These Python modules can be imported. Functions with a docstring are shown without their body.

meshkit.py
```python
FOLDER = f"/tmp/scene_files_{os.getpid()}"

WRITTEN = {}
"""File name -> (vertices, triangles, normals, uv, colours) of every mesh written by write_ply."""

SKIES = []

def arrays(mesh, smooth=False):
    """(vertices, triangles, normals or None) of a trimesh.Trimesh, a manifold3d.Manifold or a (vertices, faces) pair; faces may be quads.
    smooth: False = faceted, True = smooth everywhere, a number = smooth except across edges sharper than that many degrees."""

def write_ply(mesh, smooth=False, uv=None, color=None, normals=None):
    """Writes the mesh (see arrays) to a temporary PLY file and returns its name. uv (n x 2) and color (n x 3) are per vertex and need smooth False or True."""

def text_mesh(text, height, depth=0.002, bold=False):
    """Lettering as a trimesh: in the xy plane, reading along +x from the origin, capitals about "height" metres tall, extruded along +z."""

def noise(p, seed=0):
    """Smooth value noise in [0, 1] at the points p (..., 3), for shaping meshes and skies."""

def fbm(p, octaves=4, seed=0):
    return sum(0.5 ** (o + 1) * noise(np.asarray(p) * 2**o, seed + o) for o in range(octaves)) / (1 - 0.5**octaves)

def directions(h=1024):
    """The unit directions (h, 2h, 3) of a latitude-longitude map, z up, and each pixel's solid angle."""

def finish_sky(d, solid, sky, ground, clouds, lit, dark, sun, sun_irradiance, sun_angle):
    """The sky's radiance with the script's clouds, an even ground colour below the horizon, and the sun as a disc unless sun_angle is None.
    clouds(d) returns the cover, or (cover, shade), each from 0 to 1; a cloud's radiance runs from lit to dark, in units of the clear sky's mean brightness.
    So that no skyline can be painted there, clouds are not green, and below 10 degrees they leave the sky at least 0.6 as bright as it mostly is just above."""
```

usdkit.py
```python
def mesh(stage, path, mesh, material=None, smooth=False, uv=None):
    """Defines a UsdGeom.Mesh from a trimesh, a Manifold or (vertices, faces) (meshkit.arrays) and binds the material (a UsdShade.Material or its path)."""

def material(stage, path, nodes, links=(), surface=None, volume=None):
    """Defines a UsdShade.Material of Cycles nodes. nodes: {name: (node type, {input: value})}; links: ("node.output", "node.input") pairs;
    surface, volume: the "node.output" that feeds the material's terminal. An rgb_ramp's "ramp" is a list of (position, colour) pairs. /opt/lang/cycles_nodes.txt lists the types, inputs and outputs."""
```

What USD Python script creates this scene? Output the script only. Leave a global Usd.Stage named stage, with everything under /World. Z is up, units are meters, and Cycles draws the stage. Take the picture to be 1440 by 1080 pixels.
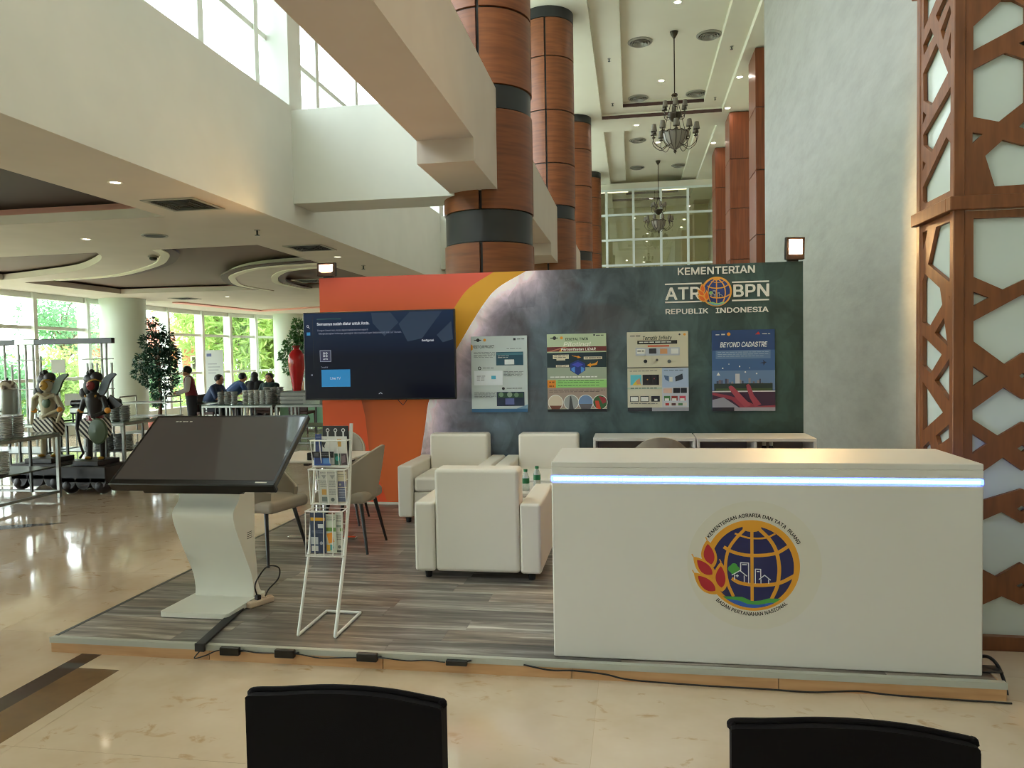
import math, random
import numpy as np
import trimesh
import manifold3d as m3
from shapely.geometry import Polygon, Point, LineString, MultiPolygon, box as sbox
from shapely.ops import unary_union
from shapely import affinity
from pxr import Usd, UsdGeom, UsdLux, UsdShade, Sdf, Gf, Vt
import usdkit, meshkit

stage = Usd.Stage.CreateInMemory()
UsdGeom.SetStageUpAxis(stage, 'Z')
UsdGeom.SetStageMetersPerUnit(stage, 1.0)
W = UsdGeom.Xform.Define(stage, '/World')
UsdGeom.Scope.Define(stage, '/World/Looks')

# ---------------------------------------------------------------- camera, sky, sun, exposure
EXPOSURE = -0.22
cam = UsdGeom.Camera.Define(stage, '/World/camera')
cam.CreateHorizontalApertureAttr(36.0)
cam.CreateVerticalApertureAttr(27.0)
cam.CreateFocalLengthAttr(36.0 * 1051.5 / 1440)
cam.CreateClippingRangeAttr((0.05, 500.0))
cam.CreateExposureAttr(EXPOSURE)
yaw, pitch, roll = np.radians([9.175, -2.169, -0.996])
fw = np.array([-math.sin(yaw) * math.cos(pitch), math.cos(yaw) * math.cos(pitch), math.sin(pitch)])
r0 = np.array([math.cos(yaw), math.sin(yaw), 0.0])
u0 = np.cross(r0, fw)
rt = r0 * math.cos(roll) + u0 * math.sin(roll)
up = -r0 * math.sin(roll) + u0 * math.cos(roll)
cam.AddTransformOp().Set(Gf.Matrix4d(*rt, 0, *up, 0, *(-fw), 0, 0, 0, 1.6, 1))

dome = UsdLux.DomeLight.Define(stage, '/World/sky')
dome.CreateIntensityAttr(1.0)
dome.CreateColorAttr(Gf.Vec3f(3.3, 3.6, 3.75))
sun = UsdLux.DistantLight.Define(stage, '/World/sun')
sun.CreateIntensityAttr(75.0)
sun.CreateColorAttr(Gf.Vec3f(1.0, 0.95, 0.82))
sun.CreateAngleAttr(0.6)
sv = np.array([0.62, 0.12, 0.77]); sv /= np.linalg.norm(sv)
sx = np.cross([0, 1, 0], sv); sx /= np.linalg.norm(sx)
sy = np.cross(sv, sx)
sun.AddTransformOp().Set(Gf.Matrix4d(*sx, 0, *sy, 0, *sv, 0, 0, 0, 30, 1))

# ---------------------------------------------------------------- helpers
def c(r, g, b):
    a = np.array([r, g, b], float) / 255
    return tuple(np.where(a <= 0.04045, a / 12.92, ((a + 0.055) / 1.055) ** 2.4))

_names = {}
def numbered(parent, name):
    k = (parent, name)
    n = _names.get(k, 0)
    _names[k] = n + 1
    return f'{parent}/{name}' if n == 0 else f'{parent}/{name}_{n:03d}'

def P(o):
    return o.GetPrim() if hasattr(o, 'GetPrim') else o

def tag(o, label=None, cat=None, group=None, kind=None):
    p = P(o)
    for k, v in (('label', label), ('category', cat), ('group', group), ('kind', kind)):
        if v:
            p.SetCustomDataByKey(k, v)
    return p

def thing(name, label, cat, loc=(0, 0, 0), rz=0.0, group=None, kind=None):
    x = UsdGeom.Xform.Define(stage, numbered('/World', name))
    x.AddTranslateOp().Set(Gf.Vec3d(*map(float, loc)))
    x.AddRotateZOp().Set(float(rz))
    return tag(x, label, cat, group, kind)

def part(parent, name, mesh, mat, smooth=False, label=None, kind=None, uv=None):
    m = usdkit.mesh(stage, numbered(str(P(parent).GetPath()), name), mesh, mat, smooth, uv)
    return tag(m, label, None, None, kind)

def solo(name, mesh, mat, label, cat, group=None, smooth=False, kind=None):
    m = usdkit.mesh(stage, numbered('/World', name), mesh, mat, smooth)
    return tag(m, label, cat, group, kind)

def struct(name, mesh, mat, smooth=False):
    return tag(usdkit.mesh(stage, numbered('/World', name), mesh, mat, smooth), kind='structure')

def sgroup(name):
    x = UsdGeom.Xform.Define(stage, numbered('/World', name))
    return tag(x, kind='structure')

def dup(src, loc, rz=0.0, label=None, group=None, name=None, scale=None):
    src = P(src)
    was = src.GetCustomData()
    base = name or src.GetName()
    if base[-4:-3] == '_' and base[-3:].isdigit():
        base = base[:-4]
    x = UsdGeom.Xform.Define(stage, numbered('/World', base))
    x.GetPrim().GetReferences().AddInternalReference(src.GetPath())
    ops = {o.GetOpName(): o for o in x.GetOrderedXformOps()}
    (ops.get('xformOp:translate') or x.AddTranslateOp()).Set(Gf.Vec3d(*map(float, loc)))
    (ops.get('xformOp:rotateZ') or x.AddRotateZOp()).Set(float(rz))
    if scale:
        x.AddScaleOp().Set(Gf.Vec3f(*scale))
    tag(x, label or was.get('label'), was.get('category'), group or was.get('group'), was.get('kind'))
    x.GetPrim().SetInstanceable(True)
    return x.GetPrim()

def join(*ms):
    ms = [m for g in ms for m in (g if isinstance(g, (list, tuple)) else [g])]
    return trimesh.util.concatenate([tm(m) for m in ms])

def tm(m):
    if isinstance(m, trimesh.Trimesh):
        return m
    v, f, _ = meshkit.arrays(m)
    return trimesh.Trimesh(v, f, process=False)

def bx(x0, x1, y0, y1, z0, z1):
    m = trimesh.creation.box([x1 - x0, y1 - y0, z1 - z0])
    m.apply_translation([(x0 + x1) / 2, (y0 + y1) / 2, (z0 + z1) / 2])
    return m

def cbx(x0, x1, y0, y1, z0, z1, ch=0.004):
    """box with chamfered edges"""
    pts = []
    c0 = np.array([(x0 + x1) / 2, (y0 + y1) / 2, (z0 + z1) / 2]); h = np.array([x1 - x0, y1 - y0, z1 - z0]) / 2
    for s in np.ndindex(2, 2, 2):
        s = np.array(s) * 2 - 1
        for k in range(3):
            d = h - ch; d[k] = h[k]
            pts.append(c0 + s * d)
    return trimesh.convex.convex_hull(np.array(pts))

def rbx(x0, x1, y0, y1, z0, z1, r=0.02, n=2):
    """box with rounded edges"""
    s = trimesh.creation.icosphere(n, r).vertices
    pts = [s + np.array([a, b, d]) for a in (x0 + r, x1 - r) for b in (y0 + r, y1 - r) for d in (z0 + r, z1 - r)]
    return trimesh.convex.convex_hull(np.vstack(pts))

def cyl(p0, p1, r0, r1=None, n=12, caps=True):
    r1 = r0 if r1 is None else r1
    p0 = np.array(p0, float); p1 = np.array(p1, float)
    t = p1 - p0; t /= np.linalg.norm(t)
    a = np.cross(t, [0, 0, 1] if abs(t[2]) < .9 else [1, 0, 0]); a /= np.linalg.norm(a); b = np.cross(t, a)
    an = np.arange(n) * 2 * np.pi / n
    ring = np.cos(an)[:, None] * a + np.sin(an)[:, None] * b
    v = np.vstack([p0 + ring * r0, p1 + ring * r1, [p0], [p1]])
    i = np.arange(n); j = (i + 1) % n
    f = [np.stack([i, j, j + n], 1), np.stack([i, j + n, i + n], 1)]
    if caps:
        f += [np.stack([j, i, np.full(n, 2 * n)], 1), np.stack([i + n, j + n, np.full(n, 2 * n + 1)], 1)]
    return trimesh.Trimesh(v, np.vstack(f), process=False)

def tube(pts, r, n=8, closed=False):
    pts = np.array(pts, float)
    if closed:
        pts = np.vstack([pts, pts[:1]])
    t = np.gradient(pts, axis=0)
    if closed:
        t[0] = t[-1] = pts[1] - pts[-2]
    t /= np.linalg.norm(t, axis=1, keepdims=True) + 1e-12
    a = np.cross(t[0], [0, 0, 1] if abs(t[0][2]) < .9 else [1, 0, 0])
    an = np.arange(n) * 2 * np.pi / n
    rs = np.broadcast_to(r, (len(pts),))
    rings = []
    for k in range(len(pts)):
        a = a - t[k] * (a @ t[k]); a /= np.linalg.norm(a) + 1e-12
        b = np.cross(t[k], a)
        rings.append(pts[k] + rs[k] * (np.cos(an)[:, None] * a + np.sin(an)[:, None] * b))
    v = np.vstack(rings + [pts[:1], pts[-1:]])
    f = []
    i = np.arange(n); j = (i + 1) % n
    for k in range(len(pts) - 1):
        o = k * n
        f += [np.stack([o + i, o + j, o + n + j], 1), np.stack([o + i, o + n + j, o + n + i], 1)]
    e = len(pts) * n
    f += [np.stack([j, i, np.full(n, e)], 1), np.stack([i + e - n, j + e - n, np.full(n, e + 1)], 1)]
    return trimesh.Trimesh(v, np.vstack(f), process=False)

def rod(pts, r, n=8):
    """tube with sharp corners: one straight piece for each leg, a ball in each corner"""
    out = [cyl(a, b, r, n=n) for a, b in zip(pts, pts[1:])]
    for p in pts[1:-1]:
        s = trimesh.creation.icosphere(1, r * 1.02); s.apply_translation(p); out.append(s)
    return join(out)

def arc_pts(cx, cz, r, a0, a1, n=12):
    a = np.radians(np.linspace(a0, a1, n))
    return np.stack([cx + r * np.cos(a), cz + r * np.sin(a)], 1)

def lathe(prof, n=24, c0=(0, 0, 0)):
    prof = np.array(prof, float)
    an = np.arange(n) * 2 * np.pi / n
    v = np.stack([prof[:, None, 0] * np.cos(an), prof[:, None, 0] * np.sin(an), np.broadcast_to(prof[:, None, 1], (len(prof), n))], -1).reshape(-1, 3) + np.array(c0)
    i, j = np.meshgrid(np.arange(len(prof) - 1), np.arange(n), indexing='ij'); i = i.ravel(); j = j.ravel(); k = (j + 1) % n
    q = np.stack([i * n + j, i * n + k, (i + 1) * n + k, (i + 1) * n + j], 1)
    return trimesh.Trimesh(v, np.vstack([q[:, [0, 1, 2]], q[:, [0, 2, 3]]]), process=False)

def ball(p, r, n=2, s=(1, 1, 1)):
    m = trimesh.creation.icosphere(n, r); m.apply_scale(s); m.apply_translation(p); return m

def ext(poly, d, plane='xy', at=0.0):
    """extrudes a shapely shape by d. plane 'xy': along +z from z = at; 'xz': towards -y from y = at (seen from the front); 'yz': towards -x from x = at"""
    gs = [g for g in getattr(poly, 'geoms', [poly]) if g.area > 1e-9]
    m = trimesh.util.concatenate([trimesh.creation.extrude_polygon(g, d, engine='earcut') for g in gs])
    v = m.vertices.copy(); f = m.faces
    if plane == 'xz':
        v = np.stack([v[:, 0], at - v[:, 2], v[:, 1]], 1)
    elif plane == 'yz':
        v = np.stack([at - v[:, 2], v[:, 0], v[:, 1]], 1); f = f[:, ::-1]
    else:
        v[:, 2] += at
    return trimesh.Trimesh(v, f, process=False)

def smoothline(pts, n=8):
    """Catmull-Rom through the points"""
    p = np.array(pts, float); p = np.vstack([2 * p[0] - p[1], p, 2 * p[-1] - p[-2]])
    out = []
    for k in range(1, len(p) - 2):
        for t in np.linspace(0, 1, n, endpoint=False):
            out.append(0.5 * (2 * p[k] + (p[k + 1] - p[k - 1]) * t + (2 * p[k - 1] - 5 * p[k] + 4 * p[k + 1] - p[k + 2]) * t ** 2 + (3 * p[k] - p[k - 1] - 3 * p[k + 1] + p[k + 2]) * t ** 3))
    out.append(p[-2])
    return np.array(out)

_tx = {}
def text(s, h, depth=0.0012, bold=False):
    k = (s, bold)
    if k not in _tx:
        _tx[k] = meshkit.text_mesh(s, 1.0, 1.0, bold)
    m = _tx[k].copy()
    m.apply_scale([h, h, depth])
    return m

def text_xz(s, x, z, h, y, depth=0.0012, bold=False, w=None, center=False, slant=0.0):
    """lettering standing on a wall that faces -y; w fits it to a width"""
    m = text(s, h, depth, bold)
    v = m.vertices
    if w:
        v[:, 0] *= w / (v[:, 0].max() - v[:, 0].min())
    if slant:
        v[:, 0] += v[:, 1] * slant
    off = -(v[:, 0].max() + v[:, 0].min()) / 2 if center else -v[:, 0].min()
    return trimesh.Trimesh(np.stack([v[:, 0] + off + x, y - v[:, 2], v[:, 1] + z], 1), m.faces, process=False)

def move(m, T=(0, 0, 0), rz=0, rx=0, ry=0):
    m = m.copy()
    for a, ax in ((rx, [1, 0, 0]), (ry, [0, 1, 0]), (rz, [0, 0, 1])):
        if a:
            m.apply_transform(trimesh.transformations.rotation_matrix(math.radians(a), ax))
    m.apply_translation(T)
    return m

def body(bones, res=0.02, it=6):
    """one skin round bones [(p0, r0, p1, r1)]"""
    parts = []
    for p0, ra, p1, rb in bones:
        a = trimesh.creation.icosphere(2, ra).vertices + np.array(p0); b = trimesh.creation.icosphere(2, rb).vertices + np.array(p1)
        parts.append(m3.Manifold.hull_points(np.vstack([a, b]).astype(np.float64)))
    m = m3.Manifold.batch_boolean(parts, m3.OpType.Add).refine_to_length(res)
    t = tm(m)
    trimesh.smoothing.filter_taubin(t, iterations=it)
    return t

# ---------------------------------------------------------------- materials
LK = '/World/Looks/'
def pm(name, col, rough=0.5, metal=0.0, bump=0, bscale=200, **kw):
    nodes = {'p': ('principled_bsdf', dict(base_color=col, roughness=rough, metallic=metal, **kw))}
    links = []
    if bump:
        nodes.update(g=('texture_coordinate', {}), n=('noise_texture', {'scale': bscale, 'detail': 4.0}), b=('bump', {'strength': bump, 'distance': 0.01}))
        links = [('g.object', 'n.vector'), ('n.fac', 'b.height'), ('b.normal', 'p.normal')]
    return usdkit.material(stage, LK + name, nodes, links, surface='p.BSDF')

def nm(name, ramp, scale=(1, 1, 1), nscale=1.0, rough=0.5, detail=5.0, nrough=0.55, bump=0.0, dist=0.0, world=True, vary=0.0, bdist=0.01, interp=True, **kw):
    """noise-ramp material; scale stretches the noise, vary shifts the tone from object to object"""
    nodes = {'g': ('geometry', {}) if world else ('texture_coordinate', {}), 'm': ('mapping', {'scale': scale}),
             'n': ('noise_texture', {'scale': nscale, 'detail': detail, 'roughness': nrough, 'distortion': dist}),
             'r': ('rgb_ramp', {'ramp': ramp, 'interpolate': interp}), 'p': ('principled_bsdf', dict(roughness=rough, **kw))}
    links = [('g.position' if world else 'g.object', 'm.vector'), ('m.vector', 'n.vector'), ('n.fac', 'r.fac')]
    if vary:
        nodes.update(oi=('object_info', {}), mr=('map_range', {'from_min': 0.0, 'from_max': 1.0, 'to_min': 1 - vary, 'to_max': 1 + vary}), cc=('combine_xyz', {}),
                     mu=('mix', {'mix_type': 'multiply', 'fac': 1.0}), ad=('vector_math', {'math_type': 'add'}), sc=('vector_math', {'math_type': 'scale', 'scale': 37.0}), lo=('combine_xyz', {}))
        links += [('oi.random', 'mr.value'), ('mr.result', 'cc.x'), ('mr.result', 'cc.y'), ('mr.result', 'cc.z'), ('r.color', 'mu.color1'), ('cc.vector', 'mu.color2'), ('mu.color', 'p.base_color'),
                  ('oi.random', 'lo.x'), ('oi.random', 'lo.y'), ('oi.random', 'lo.z'), ('lo.vector', 'sc.vector1'), ('sc.vector', 'ad.vector1'), ('m.vector', 'ad.vector2')]
        links = [l for l in links if l != ('m.vector', 'n.vector')] + [('ad.vector', 'n.vector')]
    else:
        links.append(('r.color', 'p.base_color'))
    if bump:
        nodes['b'] = ('bump', {'strength': bump, 'distance': bdist})
        links += [('n.fac', 'b.height'), ('b.normal', 'p.normal')]
    return usdkit.material(stage, LK + name, nodes, links, surface='p.BSDF')

def em(name, col, strength):
    return usdkit.material(stage, LK + name, {'e': ('emission', {'color': col, 'strength': strength})}, surface='e.emission')

def glass(name, tint, gloss=(1, 1, 1), rough=0.0, f0=0.04, f1=0.6):
    """window pane: lets light straight through and mirrors more at a glancing angle, the same from both sides"""
    return usdkit.material(stage, LK + name, {'t': ('transparent_bsdf', {'color': tint}), 'g': ('glossy_bsdf', {'color': gloss, 'roughness': rough}), 'l': ('layer_weight', {'blend': 0.5}), 'w': ('math', {'math_type': 'power', 'value2': 4.0}),
                           'a': ('math', {'math_type': 'multiply_add', 'value2': f1, 'value3': f0}), 'x': ('mix_closure', {})},
                           [('l.facing', 'w.value1'), ('w.value', 'a.value1'), ('a.value', 'x.fac'), ('t.BSDF', 'x.closure1'), ('g.BSDF', 'x.closure2')], surface='x.closure')

M = {}
M['white_wall'] = nm('white_wall', [(0.3, c(212, 214, 206)), (0.7, c(218, 220, 212))], nscale=2.0, rough=0.85)
M['soffit'] = nm('soffit', [(0.3, c(198, 188, 176)), (0.7, c(204, 194, 182))], nscale=2.0, rough=0.85)
M['beam'] = nm('beam', [(0.3, c(206, 192, 180)), (0.7, c(211, 198, 186))], nscale=2.0, rough=0.85)
M['hall_ceiling'] = nm('hall_ceiling', [(0.3, c(222, 216, 196)), (0.7, c(226, 221, 202))], nscale=1.0, rough=0.85)
M['brown_ceiling'] = pm('brown_ceiling', c(112, 92, 80), 0.7)
M['dark_ceiling'] = pm('dark_ceiling', c(70, 56, 54), 0.7)
M['cove'] = pm('cove', c(222, 160, 148), 0.8)
M['rim'] = pm('rim', c(78, 50, 44), 0.6)
M['frame_white'] = pm('frame_white', c(226, 232, 224), 0.45)
M['pane'] = glass('pane', (0.965, 0.99, 0.972))
M['high_pane'] = glass('high_pane', (0.83, 0.865, 0.865))
M['grey_wall'] = nm('grey_wall', [(0.3, c(148, 146, 136)), (0.5, c(156, 154, 144)), (0.72, c(163, 161, 151))], scale=(5, 1.6, 5), nscale=1.0, rough=0.7, detail=7, nrough=0.65, bump=0.3, bdist=0.02)
M['black_metal'] = pm('black_metal', c(26, 26, 27), 0.42)
M['black_band'] = pm('black_band', c(36, 36, 37), 0.35)
wood = [(0.2, c(92, 48, 22)), (0.45, c(120, 64, 30)), (0.6, c(132, 74, 36)), (0.8, c(106, 54, 26))]
M['column_wood'] = nm('column_wood', wood, scale=(1.2, 1.2, 14), nscale=1.6, rough=0.42, vary=0.07, detail=7)
M['pilaster_wood'] = nm('pilaster_wood', [(0.25, c(92, 44, 20)), (0.5, c(116, 58, 27)), (0.75, c(132, 70, 34))], scale=(14, 14, 0.7), nscale=1.5, rough=0.4, vary=0.05, detail=7)
M['lattice_wood'] = nm('lattice_wood', [(0.25, c(104, 60, 30)), (0.5, c(124, 72, 38)), (0.75, c(138, 84, 46))], scale=(12, 12, 1.5), nscale=2.0, rough=0.45, detail=6)
M['column_white'] = pm('column_white', c(198, 208, 194), .5)
M['acrylic'] = pm('acrylic', c(206, 214, 208), 0.18)
# ---------------------------------------------------------------- setting: floor
def marble_mat(name, tint, vary):
    nodes = {'g': ('geometry', {}), 'n': ('noise_texture', {'scale': 1.3, 'detail': 6.0, 'roughness': 0.6}), 'r': ('rgb_ramp', {'ramp': [(0.3, c(196 * tint, 172 * tint, 142 * tint)), (0.52, c(208 * tint, 186 * tint, 160 * tint)), (0.75, c(216 * tint, 197 * tint, 174 * tint))]}),
             'm': ('mapping', {'scale': (1.0, 1.6, 1.0), 'rotation': (0.0, 0.0, 0.5)}), 'n2': ('noise_texture', {'scale': 5.0, 'detail': 5.0, 'roughness': 0.6, 'distortion': 0.8}), 'r2': ('rgb_ramp', {'ramp': [(0.60, (0, 0, 0)), (0.69, (1, 1, 1))]}),
             'x': ('mix', {'mix_type': 'mix', 'color2': c(176, 140, 96)}), 'mm': ('math', {'math_type': 'multiply', 'value2': 0.75}),
             'n3': ('noise_texture', {'scale': 9.0, 'detail': 3.0}), 'rr': ('map_range', {'from_min': 0.3, 'from_max': 0.7, 'to_min': 0.05, 'to_max': 0.10}), 'p': ('principled_bsdf', {'specular_ior_level': 0.75})}
    links = [('g.position', 'n.vector'), ('n.fac', 'r.fac'), ('g.position', 'm.vector'), ('m.vector', 'n2.vector'), ('n2.fac', 'r2.fac'), ('r2.color', 'mm.value1'), ('mm.value', 'x.fac'), ('r.color', 'x.color1'),
             ('g.position', 'n3.vector'), ('n3.fac', 'rr.value'), ('rr.result', 'p.roughness'), ('x.color', 'p.base_color')]
    return usdkit.material(stage, LK + name, nodes, links, surface='p.BSDF')
MAR = [marble_mat('marble_a', 1.0, 0), marble_mat('marble_b', 0.985, 0), marble_mat('marble_c', 1.012, 0)]
M['grout'] = pm('grout', c(176, 150, 114), 0.5)
M['inlay_dark'] = nm('inlay_dark', [(0.3, c(46, 32, 30)), (0.62, c(66, 48, 44)), (0.75, c(104, 90, 86))], nscale=7.0, rough=0.09, detail=6)
M['inlay_brown'] = nm('inlay_brown', [(0.3, c(104, 76, 46)), (0.7, c(122, 92, 60))], nscale=5.0, rough=0.1, detail=6)

floor = sgroup('floor')
part(floor, 'base_slab', bx(-14, 9, -12, 36, -0.1, -0.0012), M['grout'])
rng = random.Random(4)
T = 1.2
for ix in range(-11, 3):
    for iy in range(0, 22):
        x0, y0 = -0.18 + ix * T, -0.9 + iy * T
        if x0 > 1.7 and y0 > 5.0:
            continue
        if -3.1 < x0 and x0 + T < 1.6 and y0 > 3.65 and y0 + T < 7.3:
            continue
        if x0 > -3.6 and y0 > 8.5:
            continue
        part(floor, 'marble_tile', bx(x0 + .0008, x0 + T - .0008, y0 + .0008, y0 + T - .0008, -0.0012, 0), MAR[rng.randrange(3)])
part(floor, 'inlay_strip', bx(-3.013, -2.893, -2, 3.63, 0, 0.0006), M['inlay_dark'], label='dark marble inlay strip')
part(floor, 'inlay_strip', bx(-2.893, -2.655, -2, 3.456, 0, 0.0006), M['inlay_brown'], label='brown marble inlay strip')
part(floor, 'inlay_strip', ext(Polygon([(-8, 4.9), (-5.75, 6.53), (-5.63, 6.66), (-6.15, 6.5), (-8.2, 5.05)]), 0.0006), M['inlay_dark'], label='dark marble inlay strip')

# ---------------------------------------------------------------- setting: walls, ceilings, beams
COLX, COLY, BAY = -1.57, 8.32, 6.5
COLS = [COLY + BAY * k for k in range(4)]
wl = sgroup('wall_left')
part(wl, 'fascia', bx(-4.0, -3.7, -7, 33, 3.1, 4.4), M['white_wall'])
for y in [COLY - BAY] + COLS:
    part(wl, 'pier', bx(-4.02, -3.7, y - .46, y - .14, 4.4, 8.25), M['white_wall'])
MU = [(-12.2, -7), (-12.2, -4.6), (-12.2, -2.2), (-12.2, .2), (-12.2, 2.6), (-12.2, 5), (-12.25, 7.3), (-12.3, 9.5), (-12.38, 11.7), (-12.44, 13.9), (-12.48, 15.5), (-12.67, 17.7), (-12.8, 19.0), (-12.74, 20.6), (-12.58, 21.9), (-12.29, 23.0),
      (-11.98, 24.1), (-11.6, 25.4), (-10.9, 26.6), (-10, 27.9), (-8.8, 29.3), (-7.4, 30.6), (-5.6, 31.8), (-3.8, 32.6)]
# low ceiling of the dining area, with two sunk fields and the curved tongues that reach into them
low = Polygon(MU + [(-3.702, 32.6), (-3.702, -7)]).buffer(.2, join_style=2).intersection(sbox(-20, -7, -3.702, 33.2))
rec1 = sbox(-9.8, 1.0, -4.75, 7.12)
rec2 = Polygon([(-4.8, 9.14), (-4.8, 15.1), (-11.0, 14.82), (-11.0, 9.3)])
t1 = list(smoothline([(-6.167, 9.142), (-6.3, 9.5), (-6.58, 9.913), (-7.182, 10.597), (-8.424, 11.544), (-9.219, 11.876), (-10.148, 12.05)]))
t1b = list(smoothline([(-10.6, 11.6), (-9.662, 11.251), (-8.816, 10.87), (-7.95, 10.176), (-7.397, 9.588), (-7.128, 9.1)]))
tong1 = Polygon(t1 + [(-11.1, 12.2), (-11.1, 11.75)] + t1b)
t2 = list(smoothline([(-7.744, 15.2), (-7.744, 13.923), (-7.289, 12.785), (-6.893, 12.165), (-6.199, 11.5), (-5.551, 11.201), (-4.7, 11.055)]))
t2b = list(smoothline([(-4.7, 11.6), (-5.047, 11.659), (-5.641, 11.891), (-6.036, 12.329), (-6.412, 12.95), (-6.74, 13.818), (-6.8, 15.2)]))
tong2 = Polygon(t2 + t2b)
lowp = low.difference(rec1).difference(rec2.difference(tong1.buffer(0)).difference(tong2.buffer(0)))
ceil = sgroup('ceiling')
part(ceil, 'dining_soffit', ext(lowp, 0.1, at=3.098), M['soffit'])
part(ceil, 'sunk_field', bx(-9.9, -4.7, 0.9, 7.35, 3.3, 3.34), M['dark_ceiling'])
part(ceil, 'sunk_field', ext(rec2.buffer(0.3, join_style=2), 0.04, at=3.235), M['brown_ceiling'])
part(ceil, 'cove_ledge', join(bx(-9.9, -4.75, 7.16, 7.3, 3.19, 3.23), bx(-9.9, -4.7, 7.3, 7.34, 3.19, 3.31)), M['cove'])
part(ceil, 'cove_ledge', ext(rec2.buffer(0.32, join_style=2).difference(rec2.buffer(0.25, join_style=2)), 0.05, at=3.19), M['cove'])
for tg, ln in ((tong1, t1), (tong2, t2), (tong2, t2b)):
    rim = LineString(ln).buffer(0.13, cap_style=2).difference(tg)
    part(ceil, 'tongue_rim', ext(rim.intersection(rec2), 0.03, at=3.096), M['rim'])
    part(ceil, 'tongue_lip', ext(LineString(ln).buffer(0.12, cap_style=2).intersection(tg), 0.02, at=3.083), M['hall_ceiling'])
part(ceil, 'cove_band', ext(LineString([(-11.3, 17.4), (-11.1, 21.2), (-9.0, 20.4), (-5.4, 20.2)]).buffer(.16, join_style=2), .03, at=3.07), M['cove'])
part(ceil, 'dining_roof', ext(low.buffer(.25, join_style=2).intersection(sbox(-20, -7.2, -3.95, 33.5)), .2, at=3.9), M['white_wall'])
part(ceil, 'roof_edge', ext(low.buffer(.25, join_style=2).difference(low.buffer(.05)).intersection(sbox(-20, -7.2, -3.95, 33.5)), .8, at=3.1), M['white_wall'])
# hall ceiling with two stepped trays
ceil = sgroup('ceiling')
hall = sbox(-4.2, -7.5, 7, 37)
trays = [(sbox(-.77, 10.6, 2.5, 21.5), sbox(-.18, 11.3, 1.98, 21.0)), (sbox(-.77, 22.7, 2.5, 33), sbox(-.18, 23.2, 1.98, 32.4))]
part(ceil, 'hall_soffit', ext(hall.difference(unary_union([t[0] for t in trays])), 0.16, at=8.2), M['hall_ceiling'])
for o, i in trays:
    part(ceil, 'tray_step', ext(o.buffer(.05, join_style=2).difference(i), 0.16, at=8.34), M['hall_ceiling'])
    part(ceil, 'tray_top', ext(i.buffer(.05, join_style=2), 0.1, at=8.49), M['hall_ceiling'])
    for q, z in ((o, 8.2), (i, 8.34)):
        a0, b0, a1, b1 = q.bounds
        part(ceil, 'shadow_gap', bx(a0, a1, b1 - .012, b1 + .005, z, z + .09), M['rim'])
wr = sgroup('wall_right')
part(wr, 'wallpaper_wall', join(bx(2.5, 2.75, -7, 14.8, 0, 8.25), bx(2.6, 3.7, 14.5, 14.799, 0, 8.25)), M['grey_wall'])
struct('wall_hall', bx(3.4, 3.6, 14.8, 36, 0, 8.19), M['hall_ceiling'])
struct('baseboard_right', cbx(2.47, 2.5, 4.9, 14.8, 0, .12), M['pilaster_wood'])
struct('wall_far', join(bx(-4, 3.6, 34.5, 34.7, 0, 8.25), bx(-4.1, -3.9, 29.7, 34.6, 0, 8.25)), pm('far_room', c(206, 198, 160), 0.8))
struct('wall_back', join(bx(-4, 2.75, -7.2, -7, 0, 8.25), bx(-14, -4.01, -7.2, -7, 0, 4)), M['white_wall'])
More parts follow.
